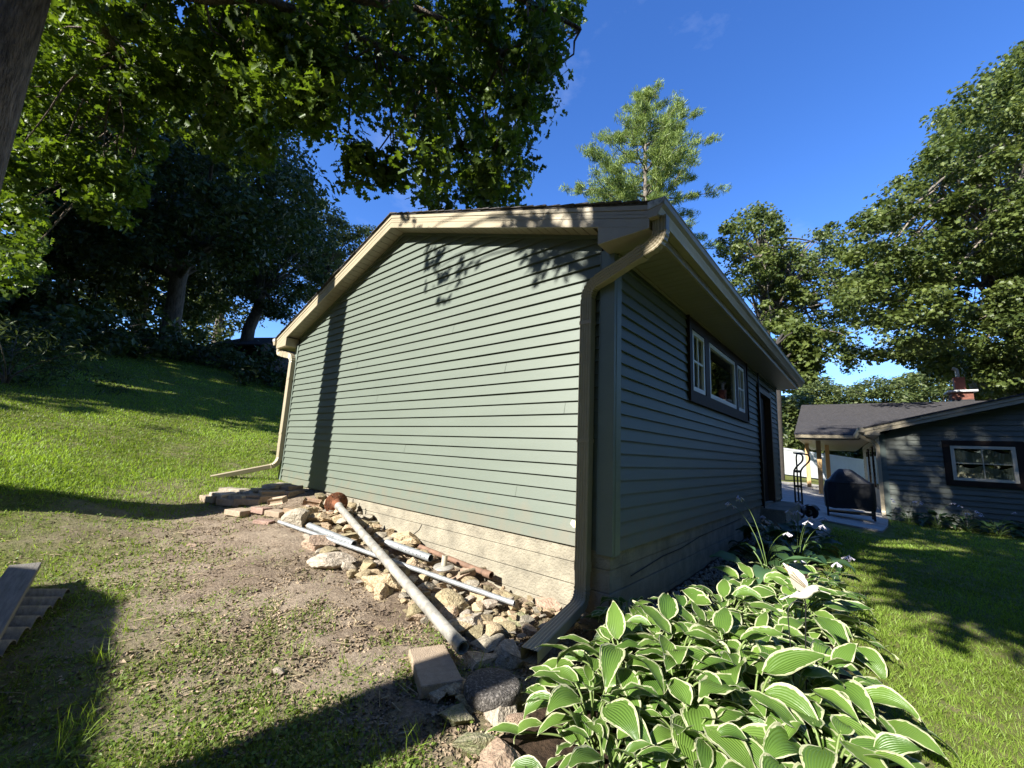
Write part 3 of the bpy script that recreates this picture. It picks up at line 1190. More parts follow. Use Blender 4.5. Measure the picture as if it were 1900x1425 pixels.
    for q, D in (((1525, 919), 14.6), ((1502, 902.3), 16.9), ((1539.5, 901.5), 17.2)):
        p = np.array(R @ Vector(on_g_at(q, D) - O))
        m = MB()
        m.box(p[0] - .07, p[0] + .07, p[1] - .07, p[1] + .07, p[2] + .03, ze - .13)
        po = m.build('porch_post', 'pine', H, bevel=.006)
        m = MB()
        m.box(p[0] - .2, p[0] + .2, p[1] - .2, p[1] + .2, p[2] - .12, p[2] + .045)
        m.build('post_footing', 'concrete_flat', po)
    # chimney
    c = np.array(R @ Vector(pd(1785, 752, 16.6) - O))
    cz = 3.95
    m = MB()
    m.box(c[0] - .3, c[0] + .3, c[1] - .3, c[1] + .3, cz - .5, cz + .52)
    ch = m.build('chimney', 'brick', H)
    m = MB()
    m.box(c[0] - .31, c[0] + .31, c[1] - .31, c[1] + .31, cz - .4, cz + .22)
    m.build('flashing', 'black', ch)
    m = MB()
    m.box(c[0] - .42, c[0] + .42, c[1] - .42, c[1] + .42, cz + .52, cz + .60)
    m.build('chimney_cap', 'stain', ch, bevel=.01)
    m = MB()
    m.box(c[0] - .16, c[0] + .15, c[1] - .15, c[1] + .15, cz + .60, cz + 1.16)
    m.build('clay_flue', 'clay', ch, bevel=.01)
    m = MB()
    m.tube(fillet([(c[0] - .02, c[1], cz + 1.1), (c[0] - .02, c[1], cz + 1.50), (c[0] - .14, c[1] + .03, cz + 1.56)], .1, 4), .065, 10)
    m.build('flue_pipe', 'galv', ch)
    # front window
    a, b, p, q = 1.26, 2.30, 1.09, 1.91
    m = MB()
    for u, v, s, t in ((a - .13, b + .13, q, q + .13), (a - .13, b + .13, p - .13, p), (a - .13, a, p, q), (b, b + .13, p, q)):
        m.box(u, v, -.05, .0, s, t)
    wn = m.build('window', 'brown', H)
    m = MB()
    f = .065
    for u, v, s, t in ((a, b, q - f, q), (a, b, p, p + f), (a, a + f, p + f, q - f), (b - f, b, p + f, q - f)):
        m.box(u, v, -.055, -.0, s, t)
    m.box((a + b) / 2 - .008, (a + b) / 2 + .008, -.042, -.02, p + f, q - f)
    m.box(a + f, b - f, -.045, -.02, (p + q) / 2 - .008, (p + q) / 2 + .008)
    m.build('window_frame', 'cream', wn)
    m = MB()
    m.box(a + f, b - f, -.016, -.012, p + f, q - f)
    m.build('pane', 'pane', wn)
    m = MB()
    nx = 60
    vs, fs = [], []
    for r, (zt, zb, amp, ph) in enumerate(((q - .12, (p + q) / 2 - .02, .035, 0), ((p + q) / 2 - .08, p + .02, .035, 1.2))):
        o = len(vs)
        for i in range(nx + 1):
            x = a + .03 + (b - a - .06) * i / nx
            zz = zt + amp * math.sin(i / nx * 4 * PI + ph)
            yy = .02 + r * .02 + .012 * math.sin(i * 1.9)
            vs += [(x, yy, zz), (x, yy, zb)]
        fs += [(o + 2 * i, o + 2 * i + 1, o + 2 * i + 3, o + 2 * i + 2) for i in range(nx)]
    m.add(vs, fs, True)
    m.build('curtain', 'curtain', wn)
    # side windows with dark trim on the wall along the patio
    for y0 in (.9, 2.6, 4.6):
        m = MB()
        m.box(-.05, -.005, y0, y0 + .9, .7, 1.95)
        sw = m.build('window', 'brown', H)
        m = MB()
        m.box(-.055, -.048, y0 + .1, y0 + .8, .8, 1.85)
        m.build('pane', 'glass', sw)
    return H


def on_g_at(q, D):
    p = pd(q[0], q[1], D)
    return np.array([p[0], p[1], g(p[0], p[1])])


make_cottage()

# ------------------------------------------------------------------ white fence


def make_fence():
    A = pd(1447, 880, 24.0)
    B = pd(1618, 902, 25.5)
    A = np.array([A[0], A[1]])
    B = np.array([B[0], B[1]])
    d = (B - A) / np.linalg.norm(B - A)
    F = thing('vinyl_fence', 'white vinyl privacy fence on the slope behind the porch', 'fence', (A[0], A[1], g(*A)))
    O = np.array([A[0], A[1], g(*A)])
    zl = pd(1447, 880, 24.0)[2]
    zr_ = pd(1618, 902, 25.5)[2]
    tot = np.linalg.norm(B - A)
    nrm = np.array([-d[1], d[0]])
    n = 5
    st = tot / 2.0
    for i in range(-1, n):
        s0, s1 = i * st, (i + 1) * st
        p0, p1 = A + d * s0, A + d * s1
        z0 = zl + (zr_ - zl) * s0 / tot
        z1 = zl + (zr_ - zl) * s1 / tot
        h = 1.58

        def P(s, z, off):
            p = A + d * s + nrm * off
            return np.array([p[0], p[1], z]) - O
        m = MB()
        k = 12
        for j in range(k):
            a, b = s0 + .06 + (st - .12) * j / k, s0 + .06 + (st - .12) * (j + 1) / k - .008
            za, zb = z0 + (z1 - z0) * (a - s0) / st, z0 + (z1 - z0) * (b - s0) / st
            m.prism([P(a, za + .1, 0), P(b, zb + .1, 0), P(b, zb + h - .06, 0), P(a, za + h - .06, 0)], (nrm[0] * .02, nrm[1] * .02, 0))
        pn = m.build('fence_panel', 'fence', F)
        m = MB()
        for zo, hh in ((.04, .12), (h - .11, .11)):
            m.prism([P(s0 + .05, z0 + zo, -.02), P(s1 - .05, z1 + zo, -.02), P(s1 - .05, z1 + zo + hh, -.02), P(s0 + .05, z0 + zo + hh, -.02)], (nrm[0] * .06, nrm[1] * .06, 0))
        m.build('rail', 'fence', pn)
        m = MB()
        c = P(s0, z0, 0)
        m.box(c[0] - .06, c[0] + .06, c[1] - .06, c[1] + .06, c[2] - .3, c[2] + h + .03)
        m.box(c[0] - .075, c[0] + .075, c[1] - .075, c[1] + .075, c[2] + h + .03, c[2] + h + .06)
        m.build('fence_post', 'fence', F, bevel=.01)
    m = MB()
    m.prism([np.array([*(A - d * st), zl - (zr_ - zl) / 2 - .25]) - O, np.array([*(A + d * st * n), zl + (zr_ - zl) * n / 2 - .25]) - O,
             np.array([*(A + d * st * n), zl + (zr_ - zl) * n / 2 + .03]) - O, np.array([*(A - d * st), zl - (zr_ - zl) / 2 + .03]) - O], (nrm[0] * .05, nrm[1] * .05, 0))
    m.build('base_board', 'black', F)


make_fence()
# ================================================================== TREES
SH = np.array([SUNV.x, SUNV.y]) / -math.hypot(SUNV.x, SUNV.y)       # horizontal direction the shadows run
COT = 1 / math.tan(SUN_EL)


def sun_hit(P):
    """where the shadow of each point lands on the terrain"""
    P = np.atleast_2d(P)
    z = np.full(len(P), -.3)
    for _ in range(4):
        h = P[:, :2] + SH * ((P[:, 2] - z) * COT)[:, None]
        z = gz(h)
    return h


def on_wall(P, pad=.0):
    """shadow on the gable wall of the garage"""
    P = np.atleast_2d(P)
    t = -P[:, 1] / SH[1]
    x = P[:, 0] + SH[0] * t
    z = P[:, 2] - t / COT
    return (t > 0) & (x > -W - .7 - pad) & (x < .9 + pad) & (z < 3.72 + pad) & (z > -.8)


def lit_ok(P, zones, pad=.45):
    h = sun_hit(P)
    bad = on_wall(P, pad * .5)
    for x0, x1, y0, y1 in zones:
        bad |= (h[:, 0] > x0 - pad) & (h[:, 0] < x1 + pad) & (h[:, 1] > y0 - pad) & (h[:, 1] < y1 + pad)
    return ~bad


LIT = [(-5.6, .2, -2.3, .1), (-.4, 1.7, -1.9, 2.0), (1.2, 2.5, -1.4, 1.1), (-10.2, -5.6, -2.2, 2.0)]


def jitter(n, c, r):
    d = unit(rng.normal(size=(n, 3))) * (rng.uniform(0, 1, n) ** (1 / 2.4))[:, None]
    return np.array(c) + d * np.array(r)


# --- the oak at the left edge whose boughs hang over the picture
def near_oak():
    global OAKC
    bx, by = -5.27, -3.72
    bz = g(bx, by)
    A = [(0, 0), (640, 0), (625, 215), (560, 255), (500, 325), (455, 330), (425, 285), (330, 260), (255, 300), (245, 425), (205, 425), (130, 350), (85, 300),
         (62, 380), (70, 460), (25, 545), (0, 545)]
    B = [(560, 0), (1112, 0), (1098, 30), (1035, 45), (1012, 75), (1032, 120), (1050, 185), (1008, 215), (1000, 250), (978, 265), (968, 320), (938, 380),
         (880, 388), (765, 388), (748, 345), (715, 300), (752, 250), (690, 190), (640, 225), (600, 245), (560, 225)]
    C = [(600, 290), (640, 275), (695, 290), (735, 335), (700, 350), (665, 345)]
    ca = crown_centers(A, 5.2, 8.2, 700)
    ca = ca[~on_wall(ca, .3)][:400]
    cb = crown_centers(B, 5.4, 8.6, 250)
    cb = cb[~on_wall(cb, .3)]
    cc = crown_centers(C, 5.8, 6.6, 10)
    # boughs out of the frame, above
    up = jitter(60, (-4.5, -1.0, 10.5), (4.5, 2.5, 2.0))
    up = up[lit_ok(up, LIT)]
    # boughs higher up, above the picture, that shade the hanging ones
    u2 = cb + np.array(SUNV) * rng.uniform(3.6, 6.0, (len(cb), 1))
    u2 = u2[rng.uniform(size=len(u2)) < .55]
    dv = u2 - CAM
    dz_ = dv @ CF
    pxx, pyy = 950 + FPX * (dv @ CR) / dz_, 712.5 - FPX * (dv @ CU) / dz_
    vis = (dz_ > 0) & (pxx > -90) & (pxx < 1990) & (pyy > -90)
    u2 = u2[~vis & lit_ok(u2, LIT, .3)]
    up = np.concatenate([up, u2])
    cen = np.concatenate([ca, cb, cc, up])
    OAKC = ca
    rad = rng.uniform(.18, .42, len(cen))
    root = thing('oak_tree', 'near oak at the left edge, thick brown trunk, boughs over the garage roof', 'tree', (bx, by, bz))
    b = np.array((bx, by, bz))
    mb = MB()
    hs = [-.3, .0, .25, .7, 1.5, 3, 4.5, 6, 8, 10]
    mb.tube([(0, 0, h) for h in hs], [.50, .40, .325, .295, .285, .275, .265, .26, .22, .16], 22, caps=False)
    # main boughs
    heads = []
    for tgt, z0 in (((-2.3, .9, 6.6), 6.0), ((-3.3, .2, 6.4), 5.4), ((-4.6, -.8, 6.8), 6.2), ((-7.4, -2.4, 7.2), 6.4), ((-8.5, -2.4, 6.6), 6.0), ((-6.4, -.6, 7.4), 6.6), ((-1.4, 1.6, 7.0), 7.0)):
        s = np.array((0, 0, z0))
        t = np.array(tgt) - b
        p = wob(bez(s, (s + t) / 2 + np.array((0, 0, .7)), t, 9), .05)
        mb.tube(p, np.linspace(.115, .028, 9), 8, caps=False)
        heads += p[3:]
    heads = np.array(heads)
    for c in cen[rng.permutation(len(cen))[:240]]:
        c = c - b
        d = np.linalg.norm(heads - c, axis=1)
        s = heads[int(np.argmin(d + rng.uniform(0, .6, len(d))))]
        mb.tube(wob(bez(s, (s + c) / 2 + rng.normal(size=3) * .2, c, 6), .04), np.linspace(.020, .005, 6), 5, caps=False)
    mb.build('trunk', 'barkwarm', root)
    P, N, T = clump_leaves(cen - b, rad, 64, .8, .35)
    keep = ~on_wall(P + b, .02)
    P, N, T = P[keep], N[keep], T[keep]
    V, F, t = scatter(T_OAK, F_OAK, P, N, .13 * rng.uniform(.6, 1.35, len(P)), T)
    link('crown', npmesh('crown', V, F, t), 'oakleaf', root)


near_oak()


# --- second oak, behind the viewer: its trunk shades the corner, its crown dapples the lawn and the cottage
def rear_oak():
    d = 6.2
    bx, by = -.015 - .158 * d, -d
    bz = g(bx, by)
    root = thing('oak_tree', 'tall forked oak out of view, shading the garage corner', 'tree', (bx, by, bz))
    b = np.array((bx, by, bz))
    zf = 2.05 + .62 * d - bz
    mb = MB()
    mb.tube([(0, 0, -.2), (0, 0, .3), (0, 0, 2), (0, 0, zf), (.02, 0, zf + .2)], [.32, .25, .235, .232, .22], 18, caps=True)
    mb.tube([(-.19, 0, zf - .2), (-.185, 0, zf + .4), (-.17, 0, zf + 2.4), (-.4, 0, zf + 4)], [.055, .048, .045, .03], 10, caps=False)
    mb.tube([(.12, 0, zf - .4), (.22, 0, zf + .3), (.26, 0, zf + 2), (.5, .1, zf + 5)], [.2, .21, .2, .12], 14, caps=False)
    c1 = jitter(260, (.9, -4.6, 11.0), (5.2, 3.0, 4.0))
    c2 = jitter(120, (4.6, -4.6, 6.6), (4.4, 1.6, 2.3))
    c4 = jitter(130, (1.2, -4.6, 14.6), (4.0, 2.2, 2.6))
    c1 = np.concatenate([c1, c4])
    c5 = jitter(130, (4.8, -4.5, 4.9), (3.2, .9, 1.7))
    c6 = jitter(110, (1.5, -4.5, 5.0), (1.7, .8, 1.5))
    c2 = np.concatenate([c2, c5, c6])
    c3 = jitter(70, (9, -4, 8), (4.0, 3, 3.5))
    cen = np.concatenate([c1, c2, c3])
    cen = cen[lit_ok(cen, LIT, .68)]
    cen = cen[cen[:, 1] < -3.5]
    # the two sprays whose shadows lie on the gable
    sp = []
    for (x, z, r) in ((-2.30, 2.75, .30), (-2.05, 2.50, .30), (-1.75, 2.65, .22), (-2.35, 2.95, .25), (-.85, 2.60, .18), (-.62, 2.50, .20), (-.75, 2.36, .14), (-.4, 2.55, .16), (-.45, 2.30, .12), (-2.6, 3.40, .25)):
        t = 4.4
        sp.append((x - SH[0] * t, -SH[1] * t, z + t / COT, r))
    st = np.array([(.1, 0, zf + 1), (.3, 0, zf + 3), (0, 0, zf), (-.3, 0, zf + 3)])
    limbs(mb, st, (cen - b)[rng.permutation(len(cen))[:60]], .06, .012)
    spc = np.array(sp)
    for q in spc:
        c = q[:3] - b
        mb.tube(wob(bez(st[2], (st[2] + c) / 2 + np.array((0, -.6, 1.2)), c, 8), .04), np.linspace(.03, .006, 8), 5, caps=False)
    mb.build('trunk', 'bark', root)
    P, N, T = clump_leaves(cen - b, rng.uniform(.45, .9, len(cen)), 44, .7)
    S = .26 * rng.uniform(.7, 1.3, len(P))
    P2, N2, T2 = clump_leaves(spc[:, :3] - b, spc[:, 3], 16, .9)
    P, N, T = np.concatenate([P, P2]), np.concatenate([N, N2]), np.concatenate([T, T2])
    S = np.concatenate([S, .15 * rng.uniform(.7, 1.2, len(P2))])
    V, F, t = scatter(T_OAK, F_OAK, P, N, S, T)
    link('crown', npmesh('crown', V, F, t), 'oakdark', root)


rear_oak()


# --- trees added out of view: shade the wooded slope, block skylight at the right
def shade_wood():
    for i, (x, y, top, r) in enumerate(((-13.5, -9.5, 20, 3.4), (-19, -8.5, 24, 4.5), (-25, -11, 26, 5), (-16, -16, 27, 5), (-31, -9, 24, 5), (-22, -18, 30, 5.5), (-28, -24, 26, 5), (13, -6, 17, 4), (17, 2, 18, 4.5), (12, -15, 18, 5), (4, -19, 17, 5), (21, -9, 20, 5), (19, 11, 15, 4))):
        bz = g(x, y)
        cen = jitter(120, (x, y, bz + top * .5), (r, r, top * .47))
        cen = cen[lit_ok(cen, LIT + [(-10.4, -5.6, -3.5, 2.5)], .5)]
        rel = cen[:, None, :] - OAKC[None, ::3, :]
        sv = np.array(SUNV)
        al = rel @ sv
        dist = np.linalg.norm(rel - al[..., None] * sv, axis=2)
        cen = cen[~((al > 0) & (dist < 1.3)).any(1)]
        if x < CAM[0]:
            cen = cen[cen[:, 1] < -.12 * np.abs(cen[:, 0] - CAM[0]) - 2.85 - .55]
        tree('forest_tree', 'tall leafy tree added out of view to shade the yard', [(x, y, bz - .2), (x, y, bz + top * .4), (x, y, bz + top * .8)], [.4, .3, .12],
             cen, rng.uniform(.9, 1.5, len(cen)), 55, .62, 'forest', 'bark', nlimb=8, group='trees added out of view around the yard')


shade_wood()


def wood_ring():  # unseen foliage belt, added to cut the light from the low sky
    a = np.radians(rng.uniform(35, 252, 900))
    r = rng.uniform(27, 40, 900)
    x, y = CAM[0] + r * np.sin(a), CAM[1] + r * np.cos(a)
    z = gz(np.stack([x, y], 1)) + rng.uniform(0, 1, 900) * np.where(y > 0, 20, np.clip(-y * .42, 6, 15))
    C, N, T = clump_leaves(np.stack([x, y, z], 1), rng.uniform(1.6, 2.8, 900), 46, .8)
    V, F, t = scatter(T_DIA, F_DIA, C, N, 1.0 * rng.uniform(.6, 1.3, len(C)), T)
    tag(link('far_wood', npmesh('far_wood', V, F, t), 'forest'), 'belt of trees added out of view to block low sky light', 'woodland', kind='stuff')


wood_ring()


# --- trees seen on the slope at the left
def slope_trees():
    p = np.array(on_g(314, 655))
    q = lambda x, y, D: pd(x, y, D)
    D = float((p - CAM) @ CF)
    c = crown_centers([(60, 225), (540, 225), (578, 330), (588, 400), (555, 455), (500, 440), (440, 520), (380, 470), (300, 480), (150, 540), (60, 540)], D - 4, D + 4, 250)
    tree('oak_tree', 'dark oak on the slope with a leaning grey forked trunk before the wood', [p - (0, 0, .3), q(317, 600, D), q(326, 555, D), q(330, 520, D), q(345, 480, D), q(352, 420, D)],
         [.44, .36, .31, .31, .23, .16], c, rng.uniform(.6, 1.2, len(c)), 150, .22, 'forest', 'bark', nlimb=46, limb_r=.13,
         starts=[q(330, 520, D), q(312, 510, D), q(345, 480, D)])
    D2 = D + 4
    b2 = q(455, 640, D2)
    b2 = np.array([b2[0], b2[1], g(b2[0], b2[1])])
    c = crown_centers([(400, 370), (560, 380), (600, 420), (600, 500), (570, 560), (520, 600), (470, 560), (420, 520)], D2 - 2, D2 + 4, 120)
    tree('oak_tree', 'dark tree with thin curved trunk beside the gable eave, sky showing through it', [b2 - (0, 0, .3), q(462, 610, D2), q(478, 575, D2), q(486, 540, D2), q(482, 490, D2)],
         [.36, .30, .26, .22, .14], c, rng.uniform(.45, .95, len(c)), 100, .21, 'forest', 'bark', nlimb=40, limb_r=.09, starts=[q(482, 500, D2), q(486, 540, D2)])
    c = crown_centers([(565, 385), (620, 372), (660, 418), (692, 430), (650, 500), (590, 560), (545, 560), (550, 450)], 30, 35, 120)
    b3 = q(600, 640, 32)
    b3 = np.array([b3[0], b3[1], g(b3[0], b3[1])])
    tree('oak_tree', 'lighter green tree showing above the left rake of the garage roof', [b3, q(605, 560, 32), q(608, 460, 32)], [.3, .25, .1], c, rng.uniform(.5, 1.0, len(c)), 120, .25, 'farleaf', 'bark', nlimb=40,
         starts=[q(606, 540, 32), q(607, 500, 32)])
    specs = [([(0, 150), (220, 150), (240, 500), (180, 640), (0, 640)], 17, 24, 190, (95, 640), 'dense dark tree at the far left behind the hanging oak leaves'),
             ([(180, 120), (470, 160), (520, 300), (520, 480), (430, 560), (300, 620), (190, 560)], 23, 30, 220, (250, 640), 'dark tree deep in the wood left of the forked trunk'),
             ([(330, 420), (560, 400), (540, 520), (470, 640), (340, 640)], 31, 38, 110, (400, 640), 'dark tree deep in the wood right of the forked trunk')]
    for poly, lo, hi, n, bq, lab in specs:
        c = crown_centers(poly, lo, hi, n)
        b = q(bq[0], bq[1], (lo + hi) / 2)
        b = np.array([b[0], b[1], g(b[0], b[1])])
        tree('forest_tree', lab, [b - (0, 0, .3), b + (0, 0, 3), b + (0, 0, 7)], [.35, .28, .15], c, rng.uniform(.8, 1.5, len(c)), 90, .36, 'forest', 'bark', nlimb=20)
    # far edge of the wood: reads as one mass
    c = crown_centers([(-60, 60), (420, 90), (500, 260), (520, 420), (420, 470), (400, 660), (-60, 660)], 36, 46, 330)
    C, N, T = clump_leaves(c, rng.uniform(1.3, 2.4, len(c)), 60, .7)
    V, F, t = scatter(T_DIA, F_DIA, C, N, .6 * rng.uniform(.6, 1.3, len(C)), T)
    tag(link('far_wood', npmesh('far_wood', V, F, t), 'forest'), 'dark mass of trees closing off the slope behind the nearer trunks', 'woodland', kind='stuff')
    # undergrowth along the edge of the mown slope
    und = [(20, 640, 'low shaded bush at the far left edge of the wood'), (110, 628, 'shaded bush left of the forked trunk, second from the picture edge'), (200, 632, 'low shaded bush just left of the forked trunk'),
           (265, 640, 'shaded bush touching the left side of the forked trunk'), (370, 652, 'dark leafy bush right of the forked trunk'), (430, 668, 'bush with pale stalks at the top of the mown slope'),
           (490, 690, 'dark bush in front of the small dark shed'), (530, 705, 'low dark bush beside the left downspout')]
    for x, y, lab in und:
        p = np.array(on_g(x, y + 22))
        n = 16
        c = p + np.stack([rng.normal(0, 1.0, n), rng.normal(0, .8, n), np.abs(rng.normal(.55, .35, n))], 1)
        root = thing('bush', lab, 'bush', tuple(p))
        mb = MB()
        for k in c[:9]:
            mb.tube(bez((0, 0, -.1), (0, 0, .4), k - p, 5), [.02, .016, .012, .008, .005], 5, caps=False)
        mb.build('stem', 'bark', root)
        C, N, T = clump_leaves(c - p, rng.uniform(.3, .6, n), 60, .8)
        V, F, t = scatter(T_DIA, F_DIA, C, N, .2 * rng.uniform(.6, 1.4, len(C)), T)
        link('foliage', npmesh('foliage', V, F, t), 'forest', root)
    # bush nearer, at the left picture edge
    p = np.array(on_g(10, 712))
    c = p + np.stack([rng.normal(-.3, .7, 40), rng.normal(0, .8, 40), np.abs(rng.normal(.55, .35, 40))], 1)
    root = thing('bush', 'fine leaved rounded bush on the lawn at the left picture edge', 'bush', tuple(p))
    mb = MB()
    for k in c[:14]:
        mb.tube(bez((0, 0, -.1), (0, 0, .4), k - p, 5), [.02, .016, .012, .008, .005], 5, caps=False)
    mb.build('stem', 'bark', root)
    C, N, T = clump_leaves(c - p, rng.uniform(.22, .45, len(c)), 90, .8)
    V, F, t = scatter(T_DIA, F_DIA, C, N, np.stack([.05, .12, .05] * np.ones((len(C), 3)) * rng.uniform(.7, 1.3, (len(C), 1)), 0), T)
    link('foliage', npmesh('foliage', V, F, t), 'forest', root)


slope_trees()


# --- trees beyond the garage and the cottage
def base_at(x, y, D):
    p = pd(x, y, D)
    return np.array([p[0], p[1], g(p[0], p[1])])


def pine():
    D = 24
    top = pd(1196, 162, D)
    b = np.array([pd(1200, 420, D)[0], pd(1200, 420, D)[1], 0])
    b[2] = g(b[0], b[1])
    root = thing('pine_tree', 'tall open white pine rising behind the garage roof', 'tree', tuple(b))
    mb = MB()
    H = top[2] - b[2]
    ax = [(top - b) * t for t in np.linspace(0, 1, 14)]
    mb.tube(ax, np.linspace(.34, .025, 14), 10, caps=False)
    c, rr = [], []
    h = H - .5
    while h > H - 9.5:
        dist = H - h
        prof = min(4.5, .45 + dist * .70)
        for k in range(random.randint(5, 7)):
            az = random.uniform(0, 2 * PI)
            ln = prof * random.uniform(.55, 1.12)
            s = (top - b) * (h / H)
            e = s + np.array((math.cos(az) * ln, math.sin(az) * ln, ln * random.uniform(-.02, .36)))
            pth = wob(bez(s, (s + e) / 2 + np.array((0, 0, -.12 * ln)), e, 8), .04)
            mb.tube(pth, np.linspace(.022 + .008 * ln, .008, 8), 5, caps=False)
            nt_ = max(2, int(ln / .30))
            for j in range(nt_):
                t = .30 + .72 * (j + .5) / nt_
                i0 = min(6, int(t * 7))
                q = pth[i0] + (pth[i0 + 1] - pth[i0]) * (t * 7 - i0)
                sd = rng.normal(size=3) * np.array((.28, .28, .10)) * (1.1 - .5 * t) * min(1, ln / 2)
                c.append(q + sd + b)
                rr.append(random.uniform(.22, .42))
        h -= random.uniform(.40, .62)
    c, rr = np.array(c), np.array(rr)
    mb.build('trunk', 'barkpale', root)
    C, N, T = clump_leaves(c - b, rr, 60, .55, .2)
    out = C * np.array((1, 1, 0))
    X = unit(rng.normal(size=(len(C), 3)) * .8 + unit(out) * .6 + np.array((0, 0, .75)))
    Nn = unit(np.cross(X, rng.normal(size=(len(C), 3))))
    S = np.stack([np.full(len(C), .30), np.full(len(C), .065), np.full(len(C), .1)], 1) * rng.uniform(.7, 1.3, (len(C), 1))
    T_N = np.array([(-.5, 0, 0), (-.05, .22, .06), (.5, .06, 0), (.5, -.06, 0), (-.05, -.22, .06)])
    V, F, t = scatter(T_N, [(0, 1, 2, 3, 4)], C, Nn, S, T, X=X)
    link('crown', npmesh('crown', V, F, t), 'needle', root)


pine()


def back_trees():
    D = 24
    b = base_at(1418, 800, D)
    c = crown_centers([(1330, 450), (1350, 410), (1400, 382), (1440, 392), (1462, 425), (1478, 475), (1512, 430), (1545, 412), (1562, 470), (1600, 520), (1585, 600), (1600, 685), (1545, 690), (1490, 650), (1420, 600), (1360, 530)],
                      D - 3, D + 3, 230)
    q = lambda x, y: pd(x, y, D)
    tree('oak_tree', 'open limbed oak with bare twigs on top between the pine and the big right tree', [b, q(1418, 640), q(1420, 560), q(1416, 500), q(1410, 440)], [.38, .32, .26, .2, .1], c,
         rng.uniform(.35, .8, len(c)), 95, .17, 'mapleleaf', 'bark', nlimb=130, limb_r=.10, starts=[q(1420, 560), q(1416, 500), q(1419, 610), q(1412, 460)], templ='map')
    # bare dead twigs of its top
    D5 = 19
    b = base_at(1885, 790, D5)
    q = lambda x, y: pd(x, y, D5)
    poly = [(1990, 40), (1905, 85), (1845, 130), (1800, 168), (1738, 215), (1748, 250), (1702, 300), (1652, 350), (1602, 392), (1560, 440), (1572, 500), (1545, 560), (1600, 600), (1645, 630), (1705, 650), (1780, 635), (1845, 600), (1905, 640), (2000, 660), (2060, 300)]
    c = crown_centers(poly, D5 - 4.5, D5 + 3.5, 590)
    c = np.concatenate([c, crown_centers([(1800, 560), (1990, 540), (1990, 745), (1850, 725), (1800, 650)], D5 - 3, D5 - .8, 75)])
    tree('maple_tree', 'big spreading tree at the right edge, pale trunk behind the cottage', [b, q(1888, 700), q(1892, 640), q(1900, 560), q(1910, 400), q(1930, 200)], [.62, .52, .46, .40, .3, .15], c,
         rng.uniform(.35, .95, len(c)), 125, .16, 'mapleleaf', 'barkpale', nlimb=150, limb_r=.14, starts=[q(1895, 620), q(1900, 540), q(1905, 460), q(1912, 360), q(1925, 260)], templ='map', flat=.6, up=.55)
    # its low limb
    D6 = 23
    b = base_at(1822, 790, D6)
    q = lambda x, y: pd(x, y, D6)
    c = crown_centers([(1600, 660), (1680, 640), (1760, 640), (1800, 690), (1740, 700), (1680, 668)], D6 - 2, D6 + 2, 40)
    c2 = crown_centers([(1780, 660), (1905, 640), (1905, 740), (1790, 730)], D6 - 1, D6 + 3, 70)
    tree('maple_tree', 'leaning tree with pale knotted trunk beside the chimney of the cottage', [b, q(1822, 740), q(1815, 715), q(1795, 680), q(1772, 655), q(1740, 640)], [.42, .36, .34, .30, .24, .12], np.concatenate([c, c2]),
         rng.uniform(.5, .9, len(c) + len(c2)), 70, .25, 'mapleleaf', 'barkpale', nlimb=50, limb_r=.08, starts=[q(1772, 655), q(1795, 680), q(1815, 715)], templ='map', flat=.6, up=.6)
    # rounded trees far behind
    far = [([(1478, 760), (1484, 712), (1520, 700), (1560, 716), (1570, 770), (1500, 800)], 42, (1520, 790), 'far rounded tree just right of the garage eave', 60),
           ([(1560, 770), (1575, 722), (1620, 700), (1680, 705), (1690, 760)], 44, (1620, 790), 'far rounded tree left of the cottage chimney', 60),
           ([(1670, 770), (1690, 700), (1740, 672), (1790, 670), (1800, 760)], 38, (1735, 790), 'far tree directly behind the cottage chimney', 70),
           ([(1780, 770), (1800, 690), (1850, 665), (1910, 660), (1910, 770)], 40, (1860, 790), 'far tree at the right edge above the cottage rake', 70),
           ([(1452, 830), (1455, 740), (1490, 740), (1510, 800), (1510, 838)], 30, (1480, 850), 'sunlit tree seen between garage and porch above the white fence', 60),
           ([(1500, 845), (1500, 790), (1560, 790), (1570, 850)], 33, (1530, 850), 'dark tree seen under the left half of the porch roof', 50),
           ([(1555, 850), (1560, 795), (1625, 795), (1625, 855)], 36, (1590, 850), 'tree seen under the right half of the porch roof', 50)]
    for poly, DD, bq, lab, n in far:
        c = crown_centers(poly, DD - 2, DD + 3, n * 2)
        b = base_at(bq[0], bq[1], DD)
        tree('shade_tree', lab, [b - (0, 0, .2), b + (0, 0, 2.5), b + (0, 0, 5)], [.35, .28, .15], c, rng.uniform(.6, 1.2, len(c)), 60, .34, 'farleaf', 'bark', nlimb=24, up=.8, flat=.55)
    # dark trunk right behind the far garage corner
    D = 19
    b = base_at(1448, 835, D)
    q = lambda x, y: pd(x, y, D)
    c = crown_centers([(1440, 720), (1500, 700), (1520, 640), (1480, 600), (1430, 640)], D, D + 3, 60)
    tree('oak_tree', 'tree with straight dark trunk just past the far garage corner', [b - (0, 0, .2), q(1446, 780), q(1444, 700), q(1440, 640)], [.12, .11, .10, .06], c, rng.uniform(.5, .9, len(c)), 60, .25, 'mapleleaf', 'trunkdark', nlimb=20, templ='map')
    # a hedge of wood beyond the fence, left of it hidden by the garage, seen as one dark mass
    c = crown_centers([(1440, 870), (1440, 760), (1640, 760), (1640, 870)], 48, 54, 90)
    C, N, T = clump_leaves(c, rng.uniform(1.2, 2.2, len(c)), 70, .7)
    V, F, t = scatter(T_DIA, F_DIA, C, N, .6 * rng.uniform(.6, 1.3, len(C)), T)
    tag(link('far_wood', npmesh('far_wood', V, F, t), 'forest'), 'distant mass of trees seen low beyond the white fence', 'woodland', kind='stuff')


back_trees()


